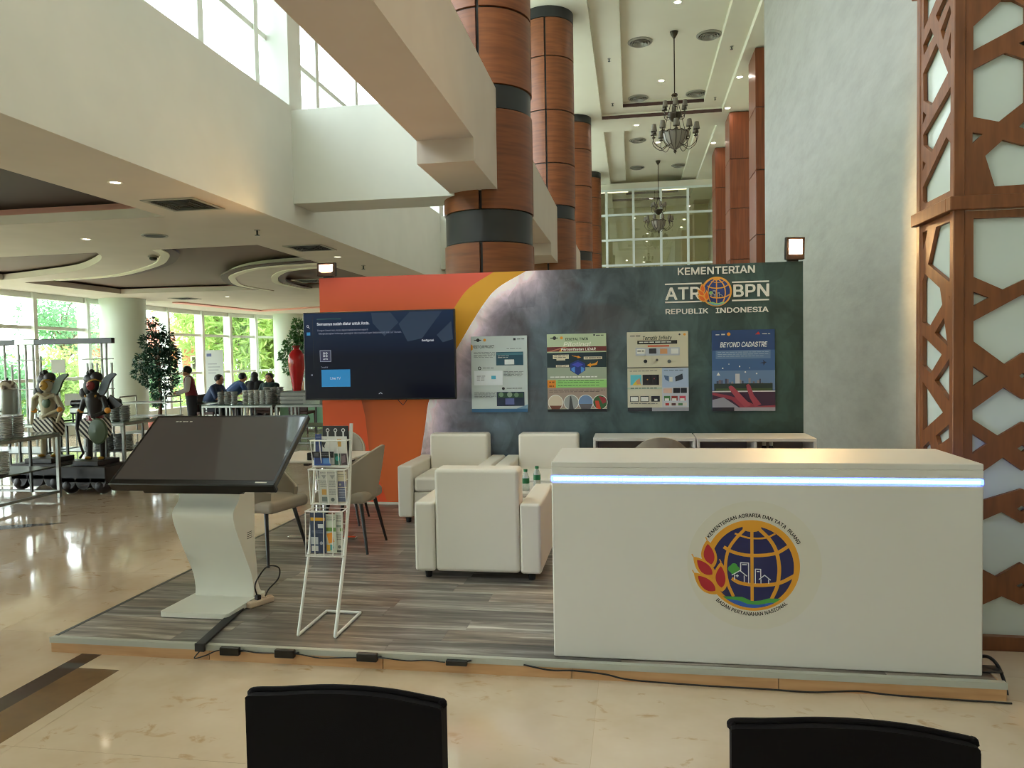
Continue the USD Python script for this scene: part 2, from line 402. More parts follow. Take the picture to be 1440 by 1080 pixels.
# beams
def beam_y(y0, y1, h0, h1):
    m = [bx(-1.92, -1.39, y0, y1, 3.57, 4.42)]
    if h0: m.append(bx(-1.92, -1.39, y0, y0 + 1.25, 3.36, 3.58))
    if h1: m.append(bx(-1.92, -1.39, y1 - 1.3, y1, 3.36, 3.58))
    return tm(m3.Manifold.batch_boolean([m3.Manifold(m3.Mesh(np.array(x.vertices, np.float32), np.array(x.faces, np.uint32))) for x in m], m3.OpType.Add))
struct('trim_1', beam_y(-5, COLS[0] - .35, 0, 1), M['beam'])
for k, (a, b) in enumerate(zip(COLS, COLS[1:])):
    struct(f'trim_{k + 2}', beam_y(a + .35, b - .35, 1, 1), M['beam'])
for k, y in enumerate(COLS):
    struct(f'trim_{k + 5}', bx(-3.72, COLX - .3, y - .42, y + .1, 3.33, 4.36), M['white_wall'])

# ---------------------------------------------------------------- setting: glass walls
w1 = sgroup('window_1')
def seg(a, b, w, z0, z1):
    a = np.array(a, float); b = np.array(b, float); L = np.linalg.norm(b - a)
    m = bx(0, L, -w / 2, w / 2, z0, z1)
    m.apply_transform(trimesh.transformations.rotation_matrix(math.atan2(b[1] - a[1], b[0] - a[0]), [0, 0, 1]))
    m.apply_translation([*a, 0]); return m
for a, b in zip(MU, MU[1:]):
    part(w1, 'sill', seg(a, b, .2, 0, .3), M['frame_white'])
    for z in (1.22, 2.33):
        part(w1, 'transom', seg(a, b, .12, z, z + .07), M['frame_white'])
    part(w1, 'head', seg(a, b, .14, 2.98, 3.12), M['frame_white'])
    for z0, z1 in ((.3, 1.22), (1.29, 2.33), (2.4, 2.98)):
        part(w1, 'pane', seg(a, b, .012, z0, z1), M['pane'])
for k, a in enumerate(MU):
    b = MU[min(k + 1, len(MU) - 1)]; d = np.subtract(b, MU[max(k - 1, 0)]).astype(float); d /= np.linalg.norm(d)
    part(w1, 'mullion', seg(np.array(a) - d * .05, np.array(a) + d * .05, .26, .3, 3.1), M['frame_white'])
# clerestory above the fascia
w2 = sgroup('window_2')
ys = [-7, -4.8, -3, -1.2, .6, 2.0, 3.4, 4.9, 6.55, 7.62, 9.2, 10.6, 11.95, 13.3, 14.8, 16.3, 17.8, 19.3, 21, 22.6, 24.2, 25.8, 27.6, 29.5, 31, 32.8]
zs = [4.4, 5.15, 6.25, 7.3, 8.2]
for a, b in zip(ys, ys[1:]):
    for z0, z1 in zip(zs, zs[1:]):
        part(w2, 'pane', bx(-4.006, -3.994, a, b, z0, z1), M['high_pane'])
for y in ys:
    part(w2, 'mullion', bx(-4.06, -3.94, y - .045, y + .045, 4.4, 8.2), M['frame_white'])
for z in zs:
    part(w2, 'transom', bx(-4.05, -3.95, -7, 33, z - .03, z + .03), M['frame_white'])
# glass screen at the end of the hall
w3 = sgroup('window_3')
gx = [-3.9, -2.95, -1.95, -.93, .1, 1.15, 2.17, 3.4]; gz = [0, 1.05, 2.05, 3.05, 4.05, 5.05, 6.03, 7.0, 7.95]
M['dim_pane'] = glass('dim_pane', (0.93, 0.96, 0.90), f0=.12, f1=.7)
for a, b in zip(gx, gx[1:]):
    for z0, z1 in zip(gz, gz[1:]):
        part(w3, 'pane', bx(a, b, 29.694, 29.706, z0, z1), M['dim_pane'])
for x in gx:
    part(w3, 'mullion', bx(x - .045, x + .045, 29.62, 29.72, 0, 7.95), M['frame_white'])
for z in gz[1:]:
    part(w3, 'transom', bx(-3.9, 3.4, 29.63, 29.71, z - .04, z + .04), M['frame_white'])
struct('trim_9', bx(-4, 3.4, 29.66, 29.75, 7.95, 8.22), M['hall_ceiling'])

# ---------------------------------------------------------------- columns
def arc_panel(r0, r1, a0, a1, z0, z1, n=14):
    a = np.radians(np.linspace(a0, a1, n))
    ring = Polygon(list(np.stack([r1 * np.cos(a), r1 * np.sin(a)], 1)) + list(np.stack([r0 * np.cos(a), r0 * np.sin(a)], 1)[::-1]))
    return ext(ring, z1 - z0, at=z0)
R = 0.5
def column_label(k):
    return ['wood clad round column rising behind the orange end of the backdrop', 'wood clad round column, second in the row down the hall', 'wood clad round column, third in the row down the hall', 'wood clad round column at the far end of the row'][k]
col = thing('wood_column', column_label(0), 'column', (COLX, COLS[0], 0), group='row of wood clad columns')
core = cyl((0, 0, 0), (0, 0, 8.2), R - .035, n=48)
part(col, 'core', core, M['black_metal'], 30)
for z0, z1 in ((2.82, 3.15), (4.22, 4.46)):
    part(col, 'black_band', lathe([(R - .05, z0), (R - .015, z0), (R - .015, z1), (R - .05, z1)], 48), M['black_band'], 30)
part(col, 'top_collar', lathe([(R - .05, 8.0), (R + .005, 8.0), (R + .005, 8.2), (R - .05, 8.2)], 48), M['black_band'], 30)
zr = [(0.02, 1.1), (1.1, 2.0), (2.0, 2.82), (3.15, 4.22), (4.46, 5.26), (5.26, 6.26), (6.26, 7.27), (7.27, 8.0)]
for z0, z1 in zr:
    for q in range(4):
        part(col, 'wood_panel', arc_panel(R - .04, R, -90 + 90 * q + 2.0, 90 * q - 2.0, z0 + .012, z1 - .012), M['column_wood'], 30)
for k in range(1, 4):
    dup(col, (COLX, COLS[k], 0), label=column_label(k))
# square pilasters on the right
pil = thing('wood_pilaster', 'square wood pilaster standing closest to the end of the grey wall', 'pilaster', (2.7, 17.1, 0), group='row of square wood pilasters')
for z0, z1 in ((0, 1.35), (1.35, 2.75), (2.75, 4.15), (4.15, 5.55), (5.55, 6.9), (6.9, 8.2)):
    part(pil, 'wood_panel', cbx(0, .68, 0, .95, z0 + .008, min(z1 - .008, 8.17), .006), M['pilaster_wood'])
part(pil, 'core', bx(.02, .67, .02, .93, 0, 8.18), M['black_metal'])
dup(pil, (2.7, 21.5, 0), label='square wood pilaster, middle one of the right hand row')
dup(pil, (2.7, 25.1, 0), label='square wood pilaster farthest down the right hand row')

# white round columns of the glass front
wc = thing('white_column', 'thick white round column beside the tall potted tree', 'column', (-11.92, 16.1, 0), group='white columns along the glass front')
part(wc, 'shaft', lathe([(0, 0), (.5, 0), (.5, 3.1), (0, 3.1)], 40), M['column_white'], 30)
part(wc, 'plinth', lathe([(.5, 0), (.53, 0), (.53, .12), (.5, .12)], 40), M['soffit'], 30)
dup(wc, (-11.2, 23.3, 0), label='white round column behind the potted tree near the red vase')
# ---------------------------------------------------------------- platform
ZP = 0.085
M['plywood'] = nm('plywood', [(0.25, c(176, 128, 84)), (0.5, c(196, 150, 104)), (0.75, c(206, 162, 118))], scale=(1.5, 1.5, 14), nscale=1.6, rough=0.6, detail=6, vary=0.06)
M['trim_alu'] = pm('trim_alu', c(172, 172, 160), 0.4, 0.0)
def plank_mat(name, t):
    k = np.array(t)
    return nm(name, [(0.33, c(*(np.array([80, 75, 71]) * k))), (0.45, c(*(np.array([110, 104, 98]) * k))), (0.55, c(*(np.array([138, 132, 125]) * k))), (0.68, c(*(np.array([190, 186, 178]) * k)))],
              scale=(.75, 9, 1), nscale=1.6, rough=0.3, detail=8, nrough=0.66, vary=0.12, dist=0.5)
PLK = [plank_mat('plank_a', (1, 1, 1)), plank_mat('plank_b', (.9, .9, .91)), plank_mat('plank_c', (1.04, 1.0, .97))]
PX0, PX1, PY0, PY1 = -3.205, 1.655, 3.63, 7.5
pf = thing('platform', 'low plank covered exhibition platform with a plywood edge', 'platform', (0, 0, 0))
part(pf, 'base', bx(PX0 + .02, PX1 - .02, PY0 + .02, PY1, 0.0, ZP - .007), M['plywood'])
rng = random.Random(11)
pw, y = 0.165, PY0 + .028
row = 0
while y < PY1 - .01:
    y1 = min(y + pw, PY1)
    x = PX0 + .03 - rng.uniform(0.1, 1.1)
    while x < PX1 - .03:
        x1 = x + 1.22
        a, b = max(x, PX0 + .03), min(x1, PX1 - .03)
        if b - a > .02:
            part(pf, 'plank', bx(a + .0006, b - .0006, y + .0006, y1 - .0006, ZP - .007, ZP), PLK[rng.randrange(3)])
        x = x1
    y = y1; row += 1
part(pf, 'edge_trim', join(cbx(PX0, PX1, PY0, PY0 + .03, ZP - .022, ZP, .003), bx(PX0 - .004, PX1, PY0 - .004, PY0, ZP - .03, ZP)), M['trim_alu'], label='pale metal edge strip')
part(pf, 'edge_trim', cbx(PX0, PX0 + .03, PY0 + .03, PY1, ZP - .022, ZP, .003), M['black_band'])
sx_ = [PX0, -2.253, -1.285, -.313, .665, PX1]
for a, b in zip(sx_, sx_[1:]):
    part(pf, 'edge_board', bx(a + .002, b - .002, PY0 + .002, PY0 + .02, 0.0, ZP - .024), M['plywood'])
part(pf, 'edge_board', bx(PX0, PX0 + .018, PY0 + .02, PY1, 0, ZP - .024), M['plywood'])
part(pf, 'edge_board', bx(PX1 - .018, PX1, PY0 + .02, PY1, 0, ZP - .024), M['plywood'])

# ---------------------------------------------------------------- backdrop with its print
YB = 7.38
BX0, BX1, BZ1 = -3.2, 1.585, 2.436
M['panel_white'] = pm('panel_white', c(206, 204, 190), 0.55)
bd = thing('backdrop', 'tall printed exhibition backdrop, orange on one end and dark green planet on the other', 'backdrop')
part(bd, 'panel', bx(BX0, BX1, YB, YB + .1, ZP, BZ1), M['panel_white'])
def grad_mat(name, ramp, axis, a, b, rough=0.6):
    return usdkit.material(stage, LK + name, {'g': ('geometry', {}), 's': ('separate_xyz', {}), 'm': ('map_range', {'from_min': a, 'from_max': b}), 'r': ('rgb_ramp', {'ramp': ramp}), 'p': ('principled_bsdf', {'roughness': rough})},
                           [('g.position', 's.vector'), (f's.{axis}', 'm.value'), ('m.result', 'r.fac'), ('r.color', 'p.base_color')], surface='p.BSDF')
limb = smoothline([(-1.03, BZ1), (-1.319, 2.278), (-1.467, 2.119), (-1.617, 1.895), (-1.80, 1.60), (-1.95, 1.36), (-2.054, 1.145), (-2.098, .891), (-2.15, .6), (-2.2, .3), (-2.23, ZP)], 8)
limb_x = lambda z: np.interp(z, limb[::-1, 1], limb[::-1, 0])
outer = smoothline([(-1.36, BZ1), (-1.609, 2.287), (-1.744, 2.127), (-1.836, 1.972), (-1.96, 1.75), (-2.06, 1.45)], 6)
part(bd, 'orange_print', bx(BX0, -1.0, YB - .002, YB, ZP + .025, BZ1), grad_mat('orange_print', [(0, c(226, 78, 28)), (0.45, c(232, 96, 36)), (0.8, c(238, 104, 56)), (1, c(236, 98, 84))], 'z', 0.3, 2.5))
part(bd, 'orange_facet', ext(Polygon([(-2.80, 1.3), (-2.735, 1.0), (-2.70, .62), (-2.52, ZP + .03), (-2.0, ZP + .03), (-1.9, 1.3)]), .003, 'xz', YB - .002), grad_mat('orange_facet', [(0, c(150, 66, 26)), (0.25, c(204, 92, 30)), (1, c(220, 106, 40))], 'x', -2.8, -2.2))
bandp = Polygon(list(outer) + [(limb_x(z) + .03, z) for z in np.linspace(1.45, BZ1, 24)])
part(bd, 'yellow_band', ext(bandp, .0028, 'xz', YB - .002), pm('yellow_print', c(232, 166, 44), 0.55))
# planet: a grid that follows the limb; uv = (distance from the limb, height)
nz, nx = 90, 60
zz = np.linspace(ZP, BZ1, nz); tt = np.linspace(0, 1, nx) ** 1.7
vx = limb_x(zz)[:, None] * (1 - tt) + BX1 * tt
V = np.stack([vx, np.full_like(vx, YB - .006), np.broadcast_to(zz[:, None], vx.shape)], -1).reshape(-1, 3)
lim_pts = LineString(limb)
dist = np.array([lim_pts.distance(Point(a, b)) for a, _, b in V])
i, j = np.meshgrid(np.arange(nz - 1), np.arange(nx - 1), indexing='ij'); q = (i * nx + j).ravel()
F = np.stack([q, q + 1, q + nx + 1, q + nx], 1)
lin = lambda *a: c(*a)
pl = {'t': ('uvmap', {'attribute': 'st'}), 's': ('separate_xyz', {}),
      'r': ('rgb_ramp', {'ramp': [(0, c(252, 238, 240)), (0.018, c(246, 222, 230)), (0.042, c(196, 176, 194)), (0.085, c(134, 130, 146)), (0.17, c(88, 98, 110)), (0.4, c(74, 90, 95)), (0.65, c(60, 82, 80)), (0.85, c(46, 68, 62)), (1, c(44, 66, 60))]}),
      'sc': ('math', {'math_type': 'multiply', 'value2': 0.3}),
      'g': ('geometry', {}), 'm': ('mapping', {'scale': (1.6, 1.0, 1.1), 'rotation': (0.0, 0.5, 0.0)}),
      'v': ('voronoi_texture', {'scale': 2.6, 'feature': 'f1', 'detail': 1.0}), 'bw': ('separate_xyz', {}), 'mr': ('map_range', {'from_min': 0.0, 'from_max': 1.0, 'to_min': 0.86, 'to_max': 1.14}),
      'n': ('noise_texture', {'scale': 2.0, 'detail': 6.0, 'roughness': 0.6, 'distortion': 0.6}), 'nr': ('map_range', {'from_min': 0.35, 'from_max': 0.68, 'to_min': 0.6, 'to_max': 1.4}),
      'mm': ('math', {'math_type': 'multiply'}), 'cc': ('combine_xyz', {}), 'mx': ('mix', {'mix_type': 'multiply', 'fac': 1.0}),
      'n2': ('noise_texture', {'scale': 1.5, 'detail': 5.0, 'distortion': 0.8}), 'r2': ('rgb_ramp', {'ramp': [(0.5, (0, 0, 0)), (0.64, (1, 1, 1))]}), 'k': ('map_range', {'from_min': 0.25, 'from_max': 0.45, 'to_min': 0.5, 'to_max': 0.0, 'clamp': True}),
      'k2': ('math', {'math_type': 'multiply'}), 'x2': ('mix', {'mix_type': 'mix', 'color2': c(84, 70, 72)}), 'p': ('principled_bsdf', {'roughness': 0.5})}
part(bd, 'planet_print', (V, F), usdkit.material(stage, LK + 'planet_print', pl, [
    ('t.UV', 's.vector'), ('s.x', 'sc.value1'), ('sc.value', 'r.fac'), ('g.position', 'm.vector'), ('m.vector', 'v.vector'), ('v.color', 'bw.vector'), ('bw.x', 'mr.value'), ('m.vector', 'n.vector'), ('n.fac', 'nr.value'),
    ('mr.result', 'mm.value1'), ('nr.result', 'mm.value2'), ('mm.value', 'cc.x'), ('mm.value', 'cc.y'), ('mm.value', 'cc.z'), ('r.color', 'mx.color1'), ('cc.vector', 'mx.color2'),
    ('g.position', 'n2.vector'), ('n2.fac', 'r2.fac'), ('sc.value', 'k.value'), ('r2.color', 'k2.value1'), ('k.result', 'k2.value2'), ('k2.value', 'x2.fac'), ('mx.color', 'x2.color1'), ('x2.color', 'p.base_color')], surface='p.BSDF'),
    uv=np.stack([dist, V[:, 2]], 1))
bdf = YB - .006          # face of the print

# ---------------------------------------------------------------- emblem (local xy, radius 1 = globe)
EC = dict(gold=pm('emblem_gold', c(214, 148, 40), 0.5), navy=pm('emblem_navy', c(30, 32, 84), 0.5), red=pm('emblem_red', c(168, 32, 44), 0.5), green=pm('emblem_green', c(70, 150, 62), 0.5),
          blue=pm('emblem_blue', c(46, 92, 172), 0.5), white=pm('emblem_white', c(214, 214, 220), 0.5), ink=pm('emblem_ink', c(44, 36, 34), 0.6))
def ex(px, py):
    return ((px - 655) / 350.0, (548 - py) / 350.0)
def stroke(pts, w, smooth=True):
    p = [ex(*a) for a in pts]
    if smooth and len(p) > 2: p = smoothline(p, 8)
    return LineString(p).buffer(w / 700.0, cap_style=2)
def leaf(base, tip, w, bend=0.12):
    b = np.array(ex(*base)); t = np.array(ex(*tip)); d = t - b; n = np.array([-d[1], d[0]])
    w = w / 350.0 / np.linalg.norm(n)
    s = np.linspace(0, 1, 14); prof = np.sin(np.pi * s ** 0.85) ** 0.8
    l = [b + d * k + n * (w * .5 * p + bend * .3 * math.sin(math.pi * k)) for k, p in zip(s, prof)]
    r_ = [b + d * k + n * (-w * .5 * p + bend * .3 * math.sin(math.pi * k)) for k, p in zip(s, prof)]
    return Polygon(l + r_[::-1]).buffer(0)
def emblem_shapes(detail=True):
    disc = Point(0, 0).buffer(1.0, 48); L = []
    L.append(('globe_ring', 'gold', Point(0.0, 0.0).buffer(1.03, 48)))
    L.append(('globe_disc', 'navy', affinity.scale(Point(0.0, -.02).buffer(.915, 48), .985, 1)))
    g = [stroke([(655, 250), (655, 830)], 24), stroke([(600, 262), (530, 340), (475, 430), (452, 560), (468, 690), (512, 800)], 24), stroke([(715, 262), (790, 340), (838, 430), (860, 560), (846, 700), (800, 815)], 28),
         stroke([(525, 296), (600, 322), (660, 332), (760, 326), (832, 292)], 14), stroke([(440, 405), (500, 440), (580, 462), (655, 468), (760, 462), (850, 440), (935, 385)], 26),
         stroke([(500, 655), (560, 688), (655, 702), (760, 700), (870, 678), (990, 610)], 28), affinity.scale(Point(*ex(655, 250)).buffer(.2), 1, .45)]
    L.append(('globe_lines', 'gold', unary_union(g).intersection(disc)))
    hill = Polygon([ex(*p) for p in [(380, 770), (440, 792), (530, 785), (590, 805), (655, 832), (720, 825), (780, 806), (890, 806), (960, 700), (900, 980), (400, 980)]]).buffer(0)
    wave = Polygon([ex(*p) for p in [(400, 830), (470, 820), (560, 832), (620, 856), (700, 860), (790, 840), (900, 838), (900, 980), (400, 980)]]).buffer(0)
    low_ = Point(0, 0).buffer(.965, 48)
    L.append(('green_hill', 'green', hill.intersection(low_).difference(sbox(-2, -.72, 2, 2))))
    L.append(('blue_wave', 'blue', wave.intersection(low_)))
    for b, t, w in (((352, 580), (312, 352), 120), ((378, 650), (205, 490), 112), ((405, 778), (208, 618), 118), ((425, 765), (418, 525), 112)):
        o = leaf(b, t, w)
        L.append(('leaf_edge', 'gold', o.union(stroke([t, (t[0] - 12, t[1] - 22)], 8, False))))
        L.append(('leaf', 'red', affinity.scale(o, .68, .72)))
    if detail:
        L.append(('tree_top', 'green', unary_union([Point(*ex(x, y)).buffer(.075) for x, y in ((518, 560), (498, 578), (535, 582), (515, 595))])))
        outl = [[(568, 595), (568, 528), (628, 528), (628, 690)], [(500, 628), (562, 590), (616, 634)], [(520, 625), (520, 665)], [(595, 630), (595, 680)], [(680, 690), (680, 576), (720, 576), (720, 640)], [(706, 658), (750, 622), (795, 660)], [(722, 655), (722, 688)], [(780, 655), (780, 688)],
                [(580, 543), (616, 543)], [(690, 594), (712, 594)], [(530, 632), (552, 632)], [(541, 622), (541, 645)]]
        L.append(('house_outline', 'white', unary_union([stroke(o, 7, False) for o in outl])))
    return L
EB = dict(EC, gold=pm('sign_gold', c(246, 176, 74), .4), navy=pm('sign_navy', c(48, 66, 140), .4), red=pm('sign_flame', c(236, 112, 44), .4), green=pm('sign_green', c(150, 206, 130), .4), blue=pm('sign_blue', c(110, 170, 200), .4))
def build_emblem(parent, cx, cz, s, y, depth, step, cols=EC):
    for k, (nme, col_, sh) in enumerate(emblem_shapes()):
        sh = affinity.translate(affinity.scale(sh, s, s, origin=(0, 0)), cx, cz)
        part(parent, nme, ext(sh, depth + step * k, 'xz', y), cols[col_])

# wall lettering: each line fixed to the backdrop
M['letter_white'] = pm('letter_white', c(244, 240, 234), 0.4)
sg = thing('wall_sign', 'raised white ministry lettering with a gold and navy globe emblem on the dark green print', 'sign', (0, 0, 0))
part(sg, 'lettering', text_xz('KEMENTERIAN', .438, 2.345, .066, bdf, .012, True, w=.712), M['letter_white'])
part(sg, 'lettering', text_xz('ATR', .318, 2.112, .112, bdf, .014, True, w=.33), M['letter_white'])
part(sg, 'lettering', text_xz('BPN', .953, 2.122, .112, bdf, .014, True, w=.325), M['letter_white'])
part(sg, 'lettering', text_xz('REPUBLIK', .32, 1.973, .047, bdf, .012, True, w=.40), M['letter_white'])
part(sg, 'lettering', text_xz('INDONESIA', .79, 1.973, .047, bdf, .012, True, w=.482), M['letter_white'])
for z in (2.252, 2.08):
    for a, b in ((.316, .66), (.94, 1.277)):
        part(sg, 'bar', bx(a, b, bdf - .012, bdf, z, z + .014), M['letter_white'])
build_emblem(sg, .797, 2.176, .137, bdf, .012, .0015, EB)

# ---------------------------------------------------------------- posters
_pc = {}
def ink(col):
    col = tuple(int(x) for x in col)
    if col not in _pc:
        _pc[col] = pm('print_%02x%02x%02x' % col, c(*col), 0.45)
    return _pc[col]
def poster(name, label, X0, X1, Z0, Z1, base, items, group=None, cat='poster', yb=None, thick=.022):
    t = thing(name, label, cat, (0, 0, 0), group=group)
    yb = bdf if yb is None else yb
    y0 = yb - thick
    part(t, 'board' if thick > .01 else 'cover', cbx(X0, X1, y0, yb, Z0, Z1, min(.002, thick * .3)), ink(base))
    w, h = X1 - X0, Z1 - Z0
    U = lambda u: X0 + u * w
    Vv = lambda v: Z1 - v * h
    for k, it in enumerate(items):
        d = .0006 + .00012 * k
        kd = it[0]
        if kd == 'r':
            part(t, 'picture_block', ext(sbox(U(it[1]), Vv(it[4]), U(it[3]), Vv(it[2])), d, 'xz', y0), ink(it[5]))
        elif kd == 'c':
            part(t, 'round_picture', ext(Point(U(it[1]), Vv(it[2])).buffer(it[3] * w, 16), d, 'xz', y0), ink(it[4]))
        elif kd == 'p':
            part(t, 'picture_shape', ext(Polygon([(U(a), Vv(b)) for a, b in it[1]]).buffer(0), d, 'xz', y0), ink(it[2]))
        elif kd == 't':
            _, s, u, v, hh, cl, ww = it[:7]
            part(t, 'lettering', text_xz(s, U(u), Vv(v), hh * h, y0, d, True, w=ww * w, slant=it[7] if len(it) > 7 else 0), ink(cl))
        elif kd == 'l':      # lines of print too small to read
            _, u0, v0, u1, n, dv, cl = it
            r_ = random.Random(k)
            sh = []
            for q in range(n):
                a = u0
                end = u1 - (.1 * (u1 - u0) if q == n - 1 else 0)
                while a < end - .015:
                    b = min(end, a + r_.uniform(.03, .09))
                    sh.append(sbox(U(a), Vv(v0 + q * dv + .3 * dv), U(b), Vv(v0 + q * dv)))
                    a = b + .014
            part(t, 'text_lines', ext(MultiPolygon(sh), d, 'xz', y0), ink(cl))
    return t
G = (96, 100, 104); DK = (40, 42, 48); WH = (226, 226, 220); OR = (226, 150, 44)
def hdr(dark=DK):
    return [('c', .13, .05, .03, dark), ('r', .06, .045, .11, .055, dark), ('r', .15, .045, .19, .055, dark), ('c', .25, .05, .025, OR)]
poster('poster', 'pale grey project poster beside the screen, nearest the pink glow', -1.6, -1.03, 1.038, 1.798, (196, 204, 204), hdr() + [
    ('r', .76, .03, .8, .06, DK), ('l', .82, .04, .97, 1, .03, DK), ('p', [(0, .1), (.035, .12), (.035, .17), (0, .19)], OR), ('t', 'VISIT OUR PROJECT', .04, .155, .036, (50, 52, 60), .38), ('l', .64, .165, .93, 1, .02, G),
    ('l', .05, .21, .43, 5, .016, G), ('r', .45, .21, .93, .385, (34, 78, 98)), ('r', .46, .22, .92, .25, (70, 120, 134)), ('r', .6, .31, .77, .375, (224, 228, 230)), ('l', .48, .26, .68, 2, .02, WH),
    ('c', .15, .42, .03, DK), ('c', .15, .42, .018, (196, 204, 204)), ('l', .21, .415, .45, 1, .02, DK), ('r', .05, .455, .56, .645, (224, 228, 234)), ('r', .36, .52, .44, .565, (76, 168, 200)), ('l', .1, .52, .25, 3, .025, G), ('l', .58, .465, .93, 4, .018, G),
    ('c', .57, .69, .025, DK), ('l', .63, .685, .93, 1, .02, DK), ('l', .05, .74, .44, 5, .016, G), ('r', .45, .735, .94, .92, (36, 48, 74)), ('r', .47, .75, .92, .81, (52, 84, 62)), ('c', .53, .77, .04, (120, 148, 120)), ('c', .68, .77, .045, (140, 160, 140)), ('c', .8, .775, .04, (110, 140, 110)), ('r', .6, .82, .76, .9, (96, 104, 160)),
    ('r', 0, .955, 1, 1, (52, 96, 134)), ('p', [(.8, .955), (1, .9), (1, .955)], (120, 150, 176))])
poster('poster', 'green and maroon digital twin poster with a row of four round pictures', -.832, -.25, 1.038, 1.804, (190, 204, 172), hdr() + [
    ('c', .8, .02, .015, DK), ('l', .83, .02, .97, 1, .03, DK), ('t', 'DIGITAL TWIN', .315, .082, .03, (38, 60, 50), .38), ('t', 'Piloting!', .28, .158, .05, (238, 238, 226), .45, .25), ('r', 0, .165, 1, .225, (112, 48, 46)), ('p', [(.0, .225), (.3, .165), (.36, .165), (.08, .225)], (190, 116, 96)),
    ('p', [(.2, .225), (.24, .19), (.26, .225)], OR), ('t', 'Pemanfaatan LiDAR', .24, .213, .032, (244, 240, 232), .58, .2), ('r', 0, .24, 1, .43, (32, 52, 62)), ('r', 0, .43, 1, .58, (158, 168, 150)), ('p', [(.1, .265), (.37, .265), (.37, .32), (.1, .32)], (214, 204, 180)), ('r', .16, .31, .31, .34, (214, 204, 180)),
    ('l', .12, .275, .35, 2, .022, DK), ('r', .62, .295, .93, .33, (214, 204, 180)), ('t', '3D MODELING', .645, .32, .018, DK, .26), ('r', .15, .395, .37, .425, (214, 204, 180)), ('t', 'SMART CITY', .165, .418, .018, DK, .18),
    ('p', [(.42, .275), (.52, .29), (.52, .28), (.58, .305), (.51, .315), (.52, .303), (.42, .283)], OR), ('p', [(.86, .35), (.84, .4), (.74, .415), (.74, .43), (.67, .405), (.74, .375), (.74, .39), (.81, .38)], OR),
    ('p', [(.39, .38), (.52, .335), (.645, .38), (.645, .47), (.52, .53), (.39, .47)], (38, 58, 130)), ('p', [(.42, .395), (.52, .36), (.61, .395), (.52, .43)], (70, 78, 190)), ('p', [(.41, .44), (.47, .42), (.47, .5), (.41, .47)], (80, 140, 220)), ('p', [(.57, .42), (.63, .44), (.62, .48), (.57, .5)], (80, 140, 220)),
    ('l', .05, .545, .93, 1, .05, (230, 230, 226)), ('r', .0, .59, 1, .69, (150, 206, 120)), ('r', 0, .59, .145, .69, (222, 136, 42)), ('l', .18, .6, .95, 2, .02, (50, 90, 50)), ('l', .18, .66, .95, 1, .02, (50, 90, 50)), ('l', .03, .61, .12, 2, .05, (120, 70, 20)),
    ('r', 0, .69, 1, .96, (160, 140, 128)), ('l', .03, .72, .97, 2, .02, (80, 64, 60)), ('c', .135, .88, .13, WH), ('c', .135, .88, .12, (206, 190, 168)), ('p', [(.03, .92), (.24, .92), (.2, .97), (.07, .97)], (110, 60, 44)), ('c', .4, .88, .13, WH), ('c', .4, .88, .12, (150, 152, 150)), ('p', [(.38, .8), (.4, .8), (.44, .97), (.36, .97)], (70, 72, 72)),
    ('c', .645, .88, .13, WH), ('c', .645, .88, .12, (112, 138, 178)), ('p', [(.53, .9), (.76, .9), (.72, .97), (.57, .97)], (96, 92, 96)), ('c', .885, .88, .125, WH), ('c', .885, .88, .115, (52, 92, 50)), ('p', [(.8, .86), (.86, .86), (.9, .97), (.82, .96)], (196, 70, 44)), ('p', [(.86, .8), (.97, .82), (.99, .88), (.93, .9)], (150, 44, 52)), ('r', 0, .965, 1, 1, (28, 30, 34))])
